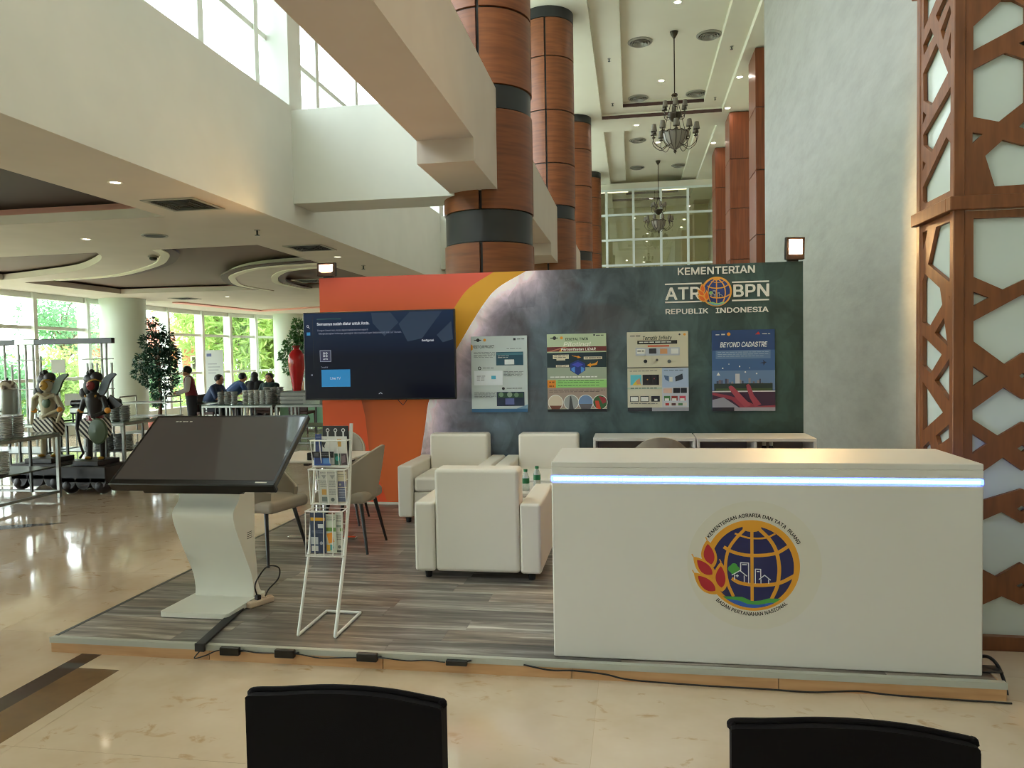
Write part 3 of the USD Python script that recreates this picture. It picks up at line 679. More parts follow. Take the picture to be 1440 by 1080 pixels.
poster('poster', 'cream poster of many small screenshots under a black title bar', -.05, .53, 1.04, 1.807, (206, 200, 180), [
    ('l', .05, .045, .26, 1, .03, DK), ('c', .86, .04, .015, DK), ('c', .94, .04, .02, OR), ('t', 'Tematik Infinity', .26, .1, .045, (60, 66, 60), .48, .2), ('r', .17, .11, .82, .155, (40, 42, 46)), ('l', .2, .124, .78, 1, .045, WH), ('r', .34, .17, .69, .19, (206, 92, 60)),
    ('r', .14, .2, .86, .3, (176, 184, 200)), ('r', .16, .215, .3, .275, WH), ('r', .36, .21, .48, .275, (52, 52, 58)), ('r', .54, .215, .66, .28, (214, 156, 110)), ('r', .72, .215, .84, .28, (226, 226, 226)), ('l', .17, .235, .29, 1, .04, DK), ('c', .3, .37, .03, DK), ('c', .49, .355, .02, G), ('c', .69, .375, .03, G),
    ('r', 0, .445, 1, .455, DK), ('r', .57, .46, 1, .7, (168, 186, 214)), ('l', .04, .49, .54, 1, .02, G), ('l', .6, .485, .95, 1, .02, DK), ('r', .05, .54, .23, .67, (96, 190, 206)), ('p', [(.08, .67), (.16, .6), (.23, .67)], (226, 200, 70)), ('p', [(.14, .62), (.2, .58), (.22, .66), (.16, .66)], (206, 150, 110)), ('r', .25, .54, .52, .67, (34, 30, 34)), ('c', .33, .6, .01, OR), ('c', .44, .59, .01, (180, 80, 90)),
    ('p', [(.6, .55), (.68, .56), (.68, .63), (.62, .6)], (80, 104, 140)), ('r', .69, .57, .74, .63, WH), ('p', [(.78, .57), (.9, .53), (.91, .6), (.79, .63)], (50, 60, 72)), ('r', .0, .7, .57, .72, (178, 196, 180)), ('l', .05, .705, .53, 1, .03, DK),
    ('r', .57, .7, 1, .95, (190, 194, 206)), ('r', .59, .715, .73, .775, (214, 178, 160)), ('r', .75, .71, .86, .775, (34, 38, 44)), ('r', .87, .71, .97, .775, (40, 46, 52)), ('r', .6, .81, .7, .87, (70, 120, 70)), ('r', .72, .81, .82, .87, (150, 60, 50)), ('r', .85, .81, .95, .87, (196, 70, 90)), ('r', .61, .84, .68, .87, WH), ('r', .73, .84, .8, .87, WH), ('r', .86, .84, .93, .87, WH),
    ('r', .59, .895, .97, .935, (206, 200, 196)), ('r', .62, .9, .68, .93, (180, 60, 60)), ('r', .72, .9, .79, .93, (90, 60, 60)), ('r', .83, .9, .9, .93, (80, 120, 80)), ('r', .04, .81, .18, .88, DK), ('r', .05, .818, .17, .874, WH), ('r', .21, .81, .35, .88, DK), ('r', .22, .818, .34, .874, WH), ('r', .39, .81, .53, .88, DK), ('r', .44, .845, .49, .87, WH), ('l', .05, .9, .54, 1, .02, G),
    ('r', 0, .955, 1, 1, (150, 150, 160)), ('r', 0, .955, .4, 1, (40, 40, 48))])
sky_rects = []
r_ = random.Random(5)
for k in range(26):
    u = .07 + k * .034; hh = r_.uniform(.03, .12)
    sky_rects.append(('r', u, .715 - hh, u + r_.uniform(.02, .036), .735, [(70, 74, 96), (120, 104, 110), (92, 96, 120), (150, 140, 140)][k % 4]))
poster('poster', 'blue poster of a city skyline above a hand with outstretched fingers', .75, 1.326, 1.037, 1.807, (44, 72, 124), [
    ('r', 0, .25, 1, .55, (66, 100, 150)), ('r', 0, .5, 1, .74, (104, 132, 172)), ('r', .06, .05, .12, .06, WH), ('r', .15, .045, .21, .06, WH), ('c', .27, .05, .028, OR), ('p', [(.69, .06), (.74, .025), (.77, .06)], (206, 60, 60)), ('l', .8, .05, .94, 1, .03, WH), ('t', 'BEYOND CADASTRE', .13, .21, .06, (232, 236, 240), .74, .15),
    ('r', .06, .25, .93, .355, (100, 128, 168)), ('l', .09, .27, .9, 3, .025, (150, 170, 196)), ('p', [(.76, .41), (.82, .4), (.81, .37), (.84, .395), (.87, .4), (.84, .415), (.82, .445), (.815, .415)], (40, 46, 66)),
    ('c', .27, .42, .008, WH), ('c', .17, .47, .012, WH), ('c', .44, .45, .012, WH), ('c', .53, .52, .013, WH), ('c', .71, .54, .013, WH), ('c', .6, .47, .008, WH), ('p', [(.07, .56), (.1, .52), (.13, .56)], WH)] + sky_rects + [
    ('r', .37, .54, .44, .66, (196, 196, 204)), ('r', .03, .66, .96, .75, (42, 56, 52)), ('r', .06, .72, .95, .745, (70, 90, 52)), ('r', 0, .75, 1, .765, (206, 206, 206)), ('r', 0, .765, 1, .96, (64, 40, 62)),
    ('p', [(0, .77), (.22, .8), (.5, .86), (.72, .94), (1, .93), (1, .955), (.45, .955), (.3, .86), (.0, .8)], (150, 58, 74)), ('p', [(.26, .7), (.3, .685), (.34, .7), (.46, .8), (.62, .93), (.52, .955), (.4, .86), (.28, .74)], (168, 72, 86)),
    ('p', [(.54, .68), (.58, .665), (.61, .69), (.66, .8), (.78, .92), (.68, .95), (.6, .84), (.55, .72)], (160, 66, 82)), ('p', [(0, .86), (.18, .83), (.42, .955), (0, .955)], (150, 150, 162)), ('r', 0, .955, 1, 1, (150, 146, 156)), ('r', 0, .955, .35, 1, (36, 34, 44))])

# ---------------------------------------------------------------- screen on the backdrop
TX0, TX1, TZ0, TZ1, TY = -3.275, -1.708, 1.184, 2.068, 7.13
tv = thing('television', 'large black wall screen showing a dark blue menu, hung over the orange print', 'television')
part(tv, 'housing', cbx(TX0, TX1, TY, TY + .045, TZ0, TZ1, .004), M['black_metal'])
part(tv, 'wall_bracket', join(bx(-2.7, -2.3, TY + .045, bdf - .0005, 1.45, 1.85), bx(-2.6, -2.55, TY + .045, TY + .1, 1.3, 1.95), bx(-2.45, -2.4, TY + .045, TY + .1, 1.3, 1.95)), M['black_metal'])
scr = usdkit.material(stage, LK + 'screen_glow', {'g': ('geometry', {}), 's': ('separate_xyz', {}), 'm': ('map_range', {'from_min': TZ0, 'from_max': TZ1}), 'r': ('rgb_ramp', {'ramp': [(0, c(22, 24, 34)), (0.5, c(22, 28, 46)), (0.62, c(30, 42, 68)), (1, c(46, 66, 96))]}), 'p': ('principled_bsdf', {'base_color': (0.004, 0.004, 0.006), 'roughness': 0.1, 'specular_ior_level': 0.2, 'emission_strength': 0.55})},
                      [('g.position', 's.vector'), ('s.z', 'm.value'), ('m.result', 'r.fac'), ('r.color', 'p.emission_color')], surface='p.BSDF')
def lit(name, col, s=0.75):
    return pm(name, (0.004, 0.004, 0.005), 0.15, emission_color=c(*col), emission_strength=s)
L_white = lit('screen_white', (226, 232, 240)); L_tile = lit('screen_tile', (36, 144, 206)); L_pat = lit('screen_pattern', (60, 84, 114), .45); L_grey = lit('screen_grey', (150, 156, 176)); L_green = lit('screen_green', (70, 130, 110)); L_side = lit('screen_side', (40, 46, 54), .5)
tx = lambda px: TX0 + (px - 25) / (1083 - 25) * (TX1 - TX0)
tz = lambda py: TZ1 - (py - 388) / (992 - 388) * (TZ1 - TZ0)
part(tv, 'screen', bx(TX0 + .012, TX1 - .012, TY - .002, TY, TZ0 + .016, TZ1 - .012), scr)
ty = TY - .002
for pts in ([(510, 395), (640, 395), (700, 470), (600, 560), (520, 470)], [(700, 480), (780, 400), (1000, 400), (860, 580), (760, 600)], [(960, 560), (1060, 470), (1070, 590), (1000, 610)]):
    part(tv, 'screen_pattern', ext(Polygon([(tx(a), tz(b)) for a, b in pts]).intersection(sbox(TX0 + .02, TZ0, TX1 - .02, TZ1 - .02)), .0006, 'xz', ty), L_pat)
part(tv, 'side_menu', join(bx(tx(93), tx(95), ty - .001, ty, tz(780), tz(410))), L_side)
part(tv, 'menu_icon', ext(Point(tx(58), tz(482)).buffer(.012).difference(Point(tx(58), tz(482)).buffer(.008)).union(LineString([(tx(63), tz(489)), (tx(71), tz(496))]).buffer(.002)), .001, 'xz', ty), L_white)
part(tv, 'menu_icon', bx(tx(50), tx(75), ty - .001, ty, tz(545), tz(524)), L_tile)
part(tv, 'menu_icon', ext(Point(tx(80), tz(818)).buffer(.009), .001, 'xz', ty), L_grey)
part(tv, 'menu_line', bx(tx(125), tx(295), ty - .001, ty, tz(437), tz(434)), L_green)
part(tv, 'lettering', text_xz('Semuanya sudah diatur untuk Anda.', tx(125), tz(478), .027, ty, .001, True, w=tx(497) - tx(125)), L_white)
part(tv, 'lettering', text_xz('Dengan Smart Hub, Anda dapat melakukan hal seperti', tx(128), tz(518), .016, ty, .001, w=tx(485) - tx(128)), L_grey)
part(tv, 'lettering', text_xz('Menghubungkan beberapa perangkat dan membuat layar Anda menjadi Hub IoT Rumah.', tx(137), tz(540), .017, ty, .001, w=tx(718) - tx(137)), L_grey)
part(tv, 'lettering', text_xz('Konfigurasi', tx(858), tz(601), .019, ty, .001, True, w=tx(940) - tx(858)), L_white)
part(tv, 'app_tile', ext(sbox(tx(140), tz(728), tx(220), tz(648)), .0006, 'xz', ty), L_grey)
part(tv, 'app_tile', ext(sbox(tx(144), tz(724), tx(216), tz(652)), .0012, 'xz', ty), lit('screen_appbg', (60, 62, 96), .6))
part(tv, 'app_icon', join([ext(Point(tx(a), tz(b)).buffer(.011).difference(Point(tx(a), tz(b)).buffer(.006)), .0018, 'xz', ty) for a in (170, 188) for b in (670, 688)] + [text_xz('APPS', tx(163), tz(714), .014, ty, .0018, True, w=tx(197) - tx(163))]), L_white)
part(tv, 'lettering', text_xz('Terakhir', tx(147), tz(770), .015, ty, .001, w=tx(197) - tx(147)), L_grey)
part(tv, 'app_tile', ext(sbox(tx(148), tz(900), tx(353), tz(782)), .0006, 'xz', ty), L_tile)
part(tv, 'lettering', text_xz('Live TV', tx(212), tz(850), .026, ty, .0012, w=tx(284) - tx(212)), L_white)
part(tv, 'arrow_mark', ext(LineString([(tx(553), tz(951)), (tx(564), tz(943)), (tx(575), tz(951))]).buffer(.003), .001, 'xz', ty), L_white)
part(tv, 'cable', tube([(-2.35, 7.2, 1.3), (-2.33, 7.24, 1.17), (-2.29, 7.26, 1.12), (-2.25, 7.26, 1.17), (-2.24, 7.28, 1.3)], .004, 6), M['black_metal'])

# ---------------------------------------------------------------- floodlights
def floodlight(label, x, z, w, h, rz, tilt, strength, yy=YB):
    t = thing('floodlight', label, 'lamp', (x, yy - .02, z), rz)
    tilt_ = lambda m: move(m, (0, 0, 0), rx=tilt)
    shell = tm(m3.Manifold.hull_points(np.vstack([cbx(-w / 2, w / 2, -.03, 0, 0, h, .006).vertices, cbx(-w * .3, w * .3, .06, .08, h * .25, h * .75, .006).vertices])))
    part(t, 'housing', tilt_(shell), M['black_metal'])
    fr = sbox(-w / 2 + .004, .004, w / 2 - .004, h - .004).difference(sbox(-w / 2 + .026, .05, w / 2 - .026, h - .022))
    part(t, 'front_frame', tilt_(ext(fr, .016, 'xz', -.03)), pm('lamp_frame', c(62, 40, 32), 0.4))
    part(t, 'reflector', tilt_(bx(-w / 2 + .02, w / 2 - .02, -.032, -.03, .045, h - .018)), pm('lamp_reflector', c(250, 214, 170), 0.3, emission_color=c(255, 200, 140), emission_strength=strength * .12))
    part(t, 'lamp', tilt_(bx(-w * .27, w * .27, -.048, -.032, h * .3, h * .82)), em(f'lamp_glow_{int(strength)}', c(255, 206, 140), strength))
    part(t, 'bracket', join(bx(-.05, .05, .0, .035, -.012, .02), bx(-.02, .02, .02, .05, -.012, .05)), M['black_metal'])
    return t
floodlight('glowing floodlight on the corner above the orange print', -3.095, BZ1 + .012, .2, .14, 0, 0, 600)
floodlight('glowing floodlight clamped above the dark green print beside the grey wall', 1.495, BZ1 + .012, .18, .21, 14, 3, 1700)

# ---------------------------------------------------------------- reception counter
M['counter_white'] = pm('counter_white', c(208, 203, 195), 0.45)
CX0, CX1, CY0, CY1, CZ1 = -.405, 1.575, 3.685, 4.24, 1.07
ct = thing('reception_counter', 'long white reception counter with a blue light strip and a round emblem', 'counter', (0, 0, 0))
part(ct, 'front_panel', cbx(CX0, CX1, CY0, CY0 + .04, ZP + .002, .968, .005), M['counter_white'])
part(ct, 'top_front', cbx(CX0, CX1, CY0, CY0 + .04, 1.0, CZ1 - .028, .004), M['counter_white'])
led_b = pm('led_blue', c(60, 90, 230), 0.3, emission_color=c(62, 84, 255), emission_strength=14.0)
part(ct, 'light_strip', bx(CX0 - .002, CX1 + .002, CY0 + .004, CY0 + .03, .972, .996), led_b, label='blue glowing light strip')
part(ct, 'light_diode', join([bx(CX0 + .012 + k * .0213, CX0 + .012 + k * .0213 + .018, CY0 + .001, CY0 + .005, .977, .991) for k in range(92)]), em('led_white', c(170, 225, 255), 6.0), kind='stuff')
part(ct, 'light_strip', bx(CX1 - .001, CX1 + .004, CY0 + .03, CY1 - .04, .972, .996), led_b, label='blue glowing light strip')
part(ct, 'worktop', cbx(CX0, CX1, CY0, CY1, CZ1 - .03, CZ1, .004), M['counter_white'])
for x0 in (CX0, CX1 - .04):
    part(ct, 'side_panel', cbx(x0, x0 + .04, CY0 + .04, CY1 - .02, ZP, CZ1 - .03, .004), M['counter_white'])
part(ct, 'inner_shelf', cbx(CX0 + .04, CX1 - .04, CY0 + .05, CY1 - .05, .6, .625, .003), M['counter_white'])
st_c = (.555, .575)    # emblem centre (x, z)
ES = .213
stk = part(ct, 'emblem_sticker', ext(Point(st_c[0] + .008, st_c[1]).buffer(ES * 1.46, 48), .0008, 'xz', CY0), pm('sticker', c(206, 200, 186), 0.42), label='round transparent sticker')
build_emblem(stk, st_c[0], st_c[1], ES, CY0 - .0008, .0004, .00015)
def arc_text(s, r, a0, a1, h, inward=False):
    m = text(s, h, .0008, True); v = m.vertices; x0, x1 = v[:, 0].min(), v[:, 0].max()
    t = (v[:, 0] - x0) / (x1 - x0)
    a = np.radians(a0 + (a1 - a0) * t)
    rr = r - v[:, 1] if inward else r + v[:, 1]
    return trimesh.Trimesh(np.stack([st_c[0] + rr * np.cos(a), CY0 - .0008 - v[:, 2], st_c[1] + rr * np.sin(a)], 1), m.faces, process=False)
part(stk, 'lettering', arc_text('KEMENTERIAN AGRARIA DAN TATA  RUANG', ES * 1.10, 147, 27, .0165), EC['ink'])
part(stk, 'lettering', arc_text('BADAN PERTANAHAN NASIONAL', ES * 1.145, 226, 312, .0165, True), EC['ink'])
# ---------------------------------------------------------------- touch screen kiosk
M['kiosk_white'] = pm('kiosk_white', c(226, 224, 212), 0.28)
M['gloss_black'] = pm('gloss_black', c(16, 16, 17), 0.3)
ks = thing('touch_kiosk', 'white curved floor kiosk with a big tilted black touch screen', 'kiosk', (0, 0, 0))
bp = Polygon([(-2.785, 3.985), (-2.35, 3.985), (-2.335, 4.43), (-2.77, 4.43)]).buffer(-.02).buffer(.02, 6)
part(ks, 'base_plate', ext(bp, .03, at=ZP + .006), M['kiosk_white'])
part(ks, 'foot', join([cyl((x, y, ZP), (x, y, ZP + .008), .018, n=10) for x in (-2.73, -2.4) for y in (4.03, 4.38)]), M['black_metal'])
fr = smoothline([(4.296, ZP + .036), (4.301, .178), (4.278, .275), (4.213, .397), (4.15, .515), (4.102, .612), (4.087, .673), (4.103, .712), (4.166, .778), (4.19, .98)], 6)
bk = smoothline([(4.33, 1.0), (4.345, .76), (4.334, .47), (4.348, .315), (4.362, .19), (4.40, ZP + .036)], 6)
part(ks, 'pedestal', ext(Polygon(list(fr) + list(bk)).buffer(0), .395, 'yz', -2.352), M['kiosk_white'], 30)
part(ks, 'vent_slots', join([bx(-2.3525, -2.3515, 4.24, 4.30, z, z + .004) for z in (.5, .512, .524, .536)]), M['gloss_black'], kind='stuff')
DW, DL = 1.045, .60
tl = lambda m: move(m, (-2.535, 3.95, .893), rx=36.5)
part(ks, 'display_housing', tl(rbx(-DW / 2, DW / 2, 0, DL, -.035, 0, .006)), M['gloss_black'])
part(ks, 'display_back', tl(cbx(-DW / 2 + .07, DW / 2 - .09, .015, DL - .06, -.085, -.034, .02)), M['gloss_black'])
part(ks, 'control_box', tl(cbx(-.36, .31, .0, .16, -.115, -.03, .03)), M['gloss_black'])
part(ks, 'touch_glass', tl(bx(-DW / 2 + .02, DW / 2 - .02, .03, DL - .02, 0, .0015)), pm('touch_glass', c(52, 49, 49), 0.05, specular_ior_level=0.9, emission_color=c(60, 56, 56), emission_strength=0.35))
part(ks, 'screen_text', tl(join([bx(-.36 + k * .024, -.36 + k * .024 + w_, .535, .541, .0015, .002) for k, w_ in enumerate((.018, .015, .02, .012, .018))])), M['panel_white'], kind='stuff')
part(ks, 'bottom_bar', tl(cbx(-DW / 2, DW / 2, -.012, .02, -.06, .002, .006)), M['gloss_black'])
part(ks, 'badge', tl(bx(.40, .47, .008, .016, .002, .003)), M['panel_white'])

# ---------------------------------------------------------------- wire rack and its brochures
M['rack_white'] = pm('rack_white', c(222, 220, 214), 0.35)
XL, XR = -1.82, -1.607
rk = thing('brochure_rack', 'slim white wire floor rack holding brochures in three tiers', 'rack', (0, 0, 0))
post = [(3.79, .095), (3.955, .505), (4.04, .81), (4.104, 1.225)]
for x in (XL, XR):
    part(rk, 'upright', rod([(x, y, z) for y, z in (post if x == XR else post[:3] + [(4.085, 1.135)])], .0085 if x == XL else .0105), M['rack_white'])
    part(rk, 'foot_bar', rod([(x, 3.79, .095), (x, 4.175, .095)], .0085), M['rack_white'])
part(rk, 'foot_bar', rod([(XL, 4.175, .095), (XR, 4.175, .095)], .0085), M['rack_white'])
py_ = lambda z: float(np.interp(z, [p[1] for p in post], [p[0] for p in post]))
TIERS = [(1.135, .985, .075), (.975, .775, .09), (.748, .497, .1)]
for zt, zb, d in TIERS:
    yt, yb_ = py_(zt), py_(zb)
    part(rk, 'basket_rim', rod([(XL, yt, zt), (XL, yt - d, zt), (XR, yt - d, zt), (XR, yt, zt)], .0042, 6), M['rack_white'])
    part(rk, 'basket_base', rod([(XL, yb_, zb), (XL, yb_ - d * .35, zb), (XR, yb_ - d * .35, zb), (XR, yb_, zb)], .0042, 6), M['rack_white'])
    for q in range(5):
        x = XL + (XR - XL) * q / 4
        part(rk, 'basket_wire', cyl((x, yt - d, zt), (x, yb_ - d * .35, zb), .0028, n=6), M['rack_white'])
    part(rk, 'cross_wire', join([cyl((XL, py_(z), z), (XR, py_(z), z), .0028, n=6) for z in np.linspace(zb, zt, 4)]), M['rack_white'], kind='stuff')
def broch(label, x0, x1, z0, z1, back, base, items):
    poster('brochure', label, x0, x1, z0, z1, base, items, group=None, cat='brochure', yb=py_((z0 + z1) / 2) - back, thick=.004)
Tn, Bl = (196, 150, 80), (40, 62, 120)
broch('black brochure with three white gauge drawings, tallest at the top of the rack', XL + .05, XR - .006, 1.0, 1.215, .010, (46, 46, 50), [x for q in range(3) for x in (('c', .2 + q * .3, .12, .07, (214, 214, 214)), ('c', .2 + q * .3, .12, .04, (60, 60, 64)), ('r', .17 + q * .3, .16, .23 + q * .3, .42, (206, 206, 206)), ('c', .33 + q * .3, .38, .05, (200, 200, 200)))])
broch('white brochure with a small tan square in the top tier', XL + .03, XR - .012, .992, 1.155, .018, (216, 214, 208), [('r', .66, .1, .8, .36, Tn), ('l', .08, .1, .3, 3, .05, G), ('p', [(.12, .2), (.26, .2), (.2, .34), (.22, .42), (.14, .36)], DK), ('r', .02, .62, .3, 1, Bl), ('r', .55, .6, .76, 1, (60, 110, 96)), ('c', .66, .78, .08, (70, 170, 160)), ('r', .78, .6, 1, 1, (90, 76, 80)), ('p', [(.8, .7), (.92, .66), (.95, .9), (.82, .95)], (130, 110, 116))])
broch('narrow dark blue leaflet at the side of the top tier', XL + .012, XL + .05, .992, 1.17, .024, Bl, [('r', .1, .35, .9, .6, (70, 80, 130)), ('l', .15, .1, .85, 3, .06, (150, 160, 190)), ('r', .1, .75, .9, .95, (46, 90, 150))])
broch('small bright blue card low in the top tier', XL + .01, XL + .11, .99, 1.045, .032, (52, 88, 160), [('r', .05, .1, .5, .9, (40, 60, 120)), ('r', .55, .2, .95, .8, (84, 130, 190))])
broch('black and grey card standing low in the top tier', XL + .0, XL + .13, 1.035, 1.07, .041, (40, 40, 44), [('r', .1, .2, .3, .8, (90, 90, 96)), ('l', .4, .3, .9, 2, .3, (130, 130, 136))])
broch('pale grey newsletter with columns of small print in the middle tier', XL + .045, XL + .155, .77, .965, .026, (196, 194, 184), [('l', .06, .06, .94, 2, .03, G), ('p', [(.12, .14), (.4, .14), (.26, .26)], (150, 150, 146)), ('p', [(.58, .14), (.86, .14), (.72, .26)], (150, 150, 146)), ('l', .06, .3, .46, 7, .03, G), ('l', .54, .3, .94, 7, .03, G), ('r', .14, .56, .38, .72, Tn), ('l', .54, .56, .94, 6, .03, G), ('r', .14, .78, .42, .92, (120, 130, 126)), ('c', .72, .86, .1, (90, 94, 92))])
broch('cream and slate leaflet tucked behind the newsletter in the middle tier', XL + .15, XR - .008, .775, .955, .016, (206, 196, 170), [('l', .1, .08, .9, 2, .05, G), ('r', .02, .3, .98, .48, (96, 96, 128)), ('r', .02, .5, .98, .95, (92, 100, 124)), ('l', .12, .55, .88, 6, .05, (190, 194, 206)), ('c', .3, .4, .12, (170, 170, 150))])
broch('dark navy brochure with a yellow band in the lowest tier', XL + .012, XL + .105, .505, .735, .03, (44, 58, 86), [('r', .05, .12, .95, .2, (214, 160, 40)), ('r', .5, .28, .9, .38, (200, 206, 210)), ('l', .1, .44, .9, 3, .03, (120, 130, 156)), ('r', .05, .6, .5, .78, (180, 184, 186)), ('r', .08, .82, .5, .95, (200, 200, 196)), ('c', .7, .75, .1, (150, 156, 170))])
broch('white and green brochure with orange pictures in the lowest tier', XL + .1, XL + .165, .505, .725, .022, (198, 204, 188), [('l', .1, .06, .9, 4, .03, G), ('r', .05, .34, .95, .44, (110, 150, 80)), ('p', [(.1, .5), (.6, .46), (.8, .7), (.3, .76)], (226, 146, 46)), ('c', .5, .85, .25, (86, 150, 150)), ('r', .1, .78, .4, .95, (222, 170, 60))])
broch('pale brochure of small charts in the lowest tier', XL + .155, XR - .012, .502, .735, .014, (206, 206, 196), [('l', .1, .06, .9, 6, .03, G), ('r', .1, .3, .9, .36, (150, 160, 150)), ('r', .6, .38, .95, .46, (110, 150, 70)), ('l', .1, .5, .9, 6, .03, G), ('c', .5, .84, .2, (120, 124, 120)), ('r', .1, .92, .9, .97, (90, 96, 92))])

# ---------------------------------------------------------------- armchairs
M['leather'] = pm('leather', c(226, 218, 204), 0.45, bump=.08, bscale=160)
def armchair(label, x, y, rz):
    t = thing('armchair', label, 'armchair', (x, y, ZP), rz)
    lt = M['leather']
    for s in (-1, 1):
        part(t, 'arm', rbx(min(s * .293, s * .435), max(s * .293, s * .435), -.4, .4, .055, .53, .022, 3), lt, 40)
    part(t, 'backrest', rbx(-.29, .29, .2, .398, .056, .758, .028, 3), lt, 40)
    part(t, 'seat_base', rbx(-.29, .29, -.375, .21, .056, .285, .012), lt, 40)
    part(t, 'seat_cushion', rbx(-.289, .289, -.385, .215, .285, .425, .035, 3), lt, 40)
    for sx in (-1, 1):
        for sy in (-1, 1):
            part(t, 'foot', cyl((sx * .36, sy * .32, .0), (sx * .36, sy * .32, .058), .022, .03, 10), M['black_metal'])
    return t
ac = armchair('white leather armchair seen from the rear, nearest the counter', -1.047, 5.285, 180)
dup(ac, (-1.695, 6.93, ZP), 0, 'white leather armchair in front of the orange and glowing edge of the backdrop')
dup(ac, (-.81, 6.93, ZP), 0, 'white leather armchair beside the low shelf unit')
ctb = thing('coffee_table', 'low white coffee table between the armchairs', 'table', (-.85, 6.05, ZP))
part(ctb, 'top', cbx(-.4, .4, -.26, .26, .4, .43, .005), M['counter_white'])
for sx in (-1, 1):
    for sy in (-1, 1):
        part(ctb, 'leg', cbx(sx * .36 - .02, sx * .36 + .02, sy * .22 - .02, sy * .22 + .02, 0, .4, .003), M['counter_white'])
def bottle(label, x, y, z, col, cap, h=.17, r=.03, nm_='bottle', group=None):
    t = thing(nm_, label, 'bottle', (x, y, z), group=group)
    part(t, 'body', lathe([(0, 0), (r, 0), (r * 1.02, h * .06), (r, h * .3), (r * .92, h * .4), (r, h * .62), (r * .5, h * .84), (r * .45, h * .9), (0, h * .9)], 16), col, 40)
    part(t, 'label_band', lathe([(r * 1.01, h * .34), (r * 1.02, h * .35), (r * 1.02, h * .58), (r * 1.01, h * .59)], 16), cap, 40)
    part(t, 'cap', lathe([(0, h * .88), (r * .55, h * .88), (r * .55, h), (0, h)], 12), cap, 40)
M['clear_bottle'] = pm('clear_bottle', c(226, 236, 228), 0.1, transmission_weight=0.6)
M['green_label'] = pm('green_label', c(30, 112, 66), 0.4)
bottle('water bottle with a green label on the coffee table, nearer the front armchair', -.86, 5.93, ZP + .43, M['clear_bottle'], M['green_label'])
bottle('water bottle with a green label on the coffee table, farther toward the backdrop', -.79, 6.1, ZP + .43, M['clear_bottle'], M['green_label'])

# ---------------------------------------------------------------- dining chairs and table
M['taupe'] = pm('taupe', c(150, 138, 122), 0.7, bump=.1, bscale=260)
M['taupe_edge'] = pm('taupe_edge', c(186, 172, 150), 0.6)
def shell_mesh(th=.028):
    na, nh = 41, 9
    an = np.radians(np.linspace(-142, 142, na))           # 0 = straight behind
    V, F = [], []
    for k, side in enumerate((0, 1)):
        for a in an:
            f_ = 0.5 + 0.5 * math.cos(min(abs(a) * 1.55, math.pi))
            top = .59 + .23 * f_ ** .8 - .06 * max(0, abs(math.degrees(a)) - 80) / 62
            bot = .385
            for h in np.linspace(0, 1, nh):
                z = bot + (top - bot) * h
                lean = .05 * ((z - .42) / .4) * math.cos(a / 1.2)
                rr = 1 - .16 * (1 - h) ** 2
                rx, ry = (.245 * rr - side * th), (.225 * rr - side * th)
                V.append((rx * math.sin(a), ry * math.cos(a) + lean, z))
    V = np.array(V)
    idx = lambda s, i, j: s * na * nh + i * nh + j
    for i in range(na - 1):
        for j in range(nh - 1):
            F.append((idx(0, i, j), idx(0, i, j + 1), idx(0, i + 1, j + 1), idx(0, i + 1, j)))
            F.append((idx(1, i, j), idx(1, i + 1, j), idx(1, i + 1, j + 1), idx(1, i, j + 1)))
        for j in (0, nh - 1):
            q = (idx(0, i, j), idx(0, i + 1, j), idx(1, i + 1, j), idx(1, i, j))
            F.append(q if j == 0 else q[::-1])
    for i in (0, na - 1):
        for j in range(nh - 1):
            q = (idx(0, i, j), idx(1, i, j), idx(1, i, j + 1), idx(0, i, j + 1))
            F.append(q if i else q[::-1])
    rim = V[[idx(0, i, nh - 1) for i in range(na)]] * .5 + V[[idx(1, i, nh - 1) for i in range(na)]] * .5
    return V, np.array(F), rim
sv_, sf_, rim_ = shell_mesh()
def dining_chair(label, x, y, rz):
    t = thing('dining_chair', label, 'chair', (x, y, ZP), rz)
    part(t, 'shell', (sv_, sf_), M['taupe'], 50)
    part(t, 'rim_piping', tube(rim_, .006, 6), M['taupe_edge'], True)
    part(t, 'seat', rbx(-.215, .215, -.24, .19, .385, .475, .035, 3), M['taupe'], 40)
    for sx in (-1, 1):
        for sy in (-1, 1):
            part(t, 'leg', cyl((sx * .15, sy * .13, .4), (sx * .225, sy * .205, 0), .017, .010, 10), M['black_metal'], 40)
    return t
dc = dining_chair('taupe upholstered bucket chair with black legs in front of the orange panel', -2.24, 5.69, -90)
dup(dc, (-2.78, 5.31, ZP), 76, 'taupe bucket chair half hidden behind the touch screen kiosk')
dup(dc, (-2.70, 6.56, ZP), 8, 'taupe bucket chair on the far side of the small table')
dup(dc, (.225, 6.5, ZP), 180, 'bucket chair turned away behind the middle of the counter')
dup(dc, (1.345, 5.6, ZP), 174, 'bucket chair turned away behind the end of the counter by the lattice tower')
M['chrome'] = pm('chrome', c(200, 200, 200), 0.18, 1.0)
tb = thing('small_table', 'small pale square table with chrome legs beside the brochure rack', 'table', (-2.60, 5.92, ZP))
part(tb, 'top', cbx(-.34, .34, -.33, .33, .685, .703, .004), M['counter_white'])
part(tb, 'under_frame', join(bx(-.3, .3, -.02, .02, .66, .685), bx(-.02, .02, -.28, .28, .66, .685)), M['black_metal'])
for x in (-.03, .03):
    part(tb, 'column', cyl((x, 0, .02), (x, 0, .665), .022, n=16), M['chrome'], 40)
part(tb, 'foot', join(cbx(-.3, .3, -.03, .03, 0, .022, .006), cbx(-.03, .03, -.28, .28, 0, .022, .006)), M['chrome'])
sb = thing('set_top_box', 'flat black media box standing on the small table', 'electronics', (-2.46, 5.66, ZP + .703), 0)
part(sb, 'case', cbx(-.13, .13, -.02, .02, 0, .06, .004), M['gloss_black'])
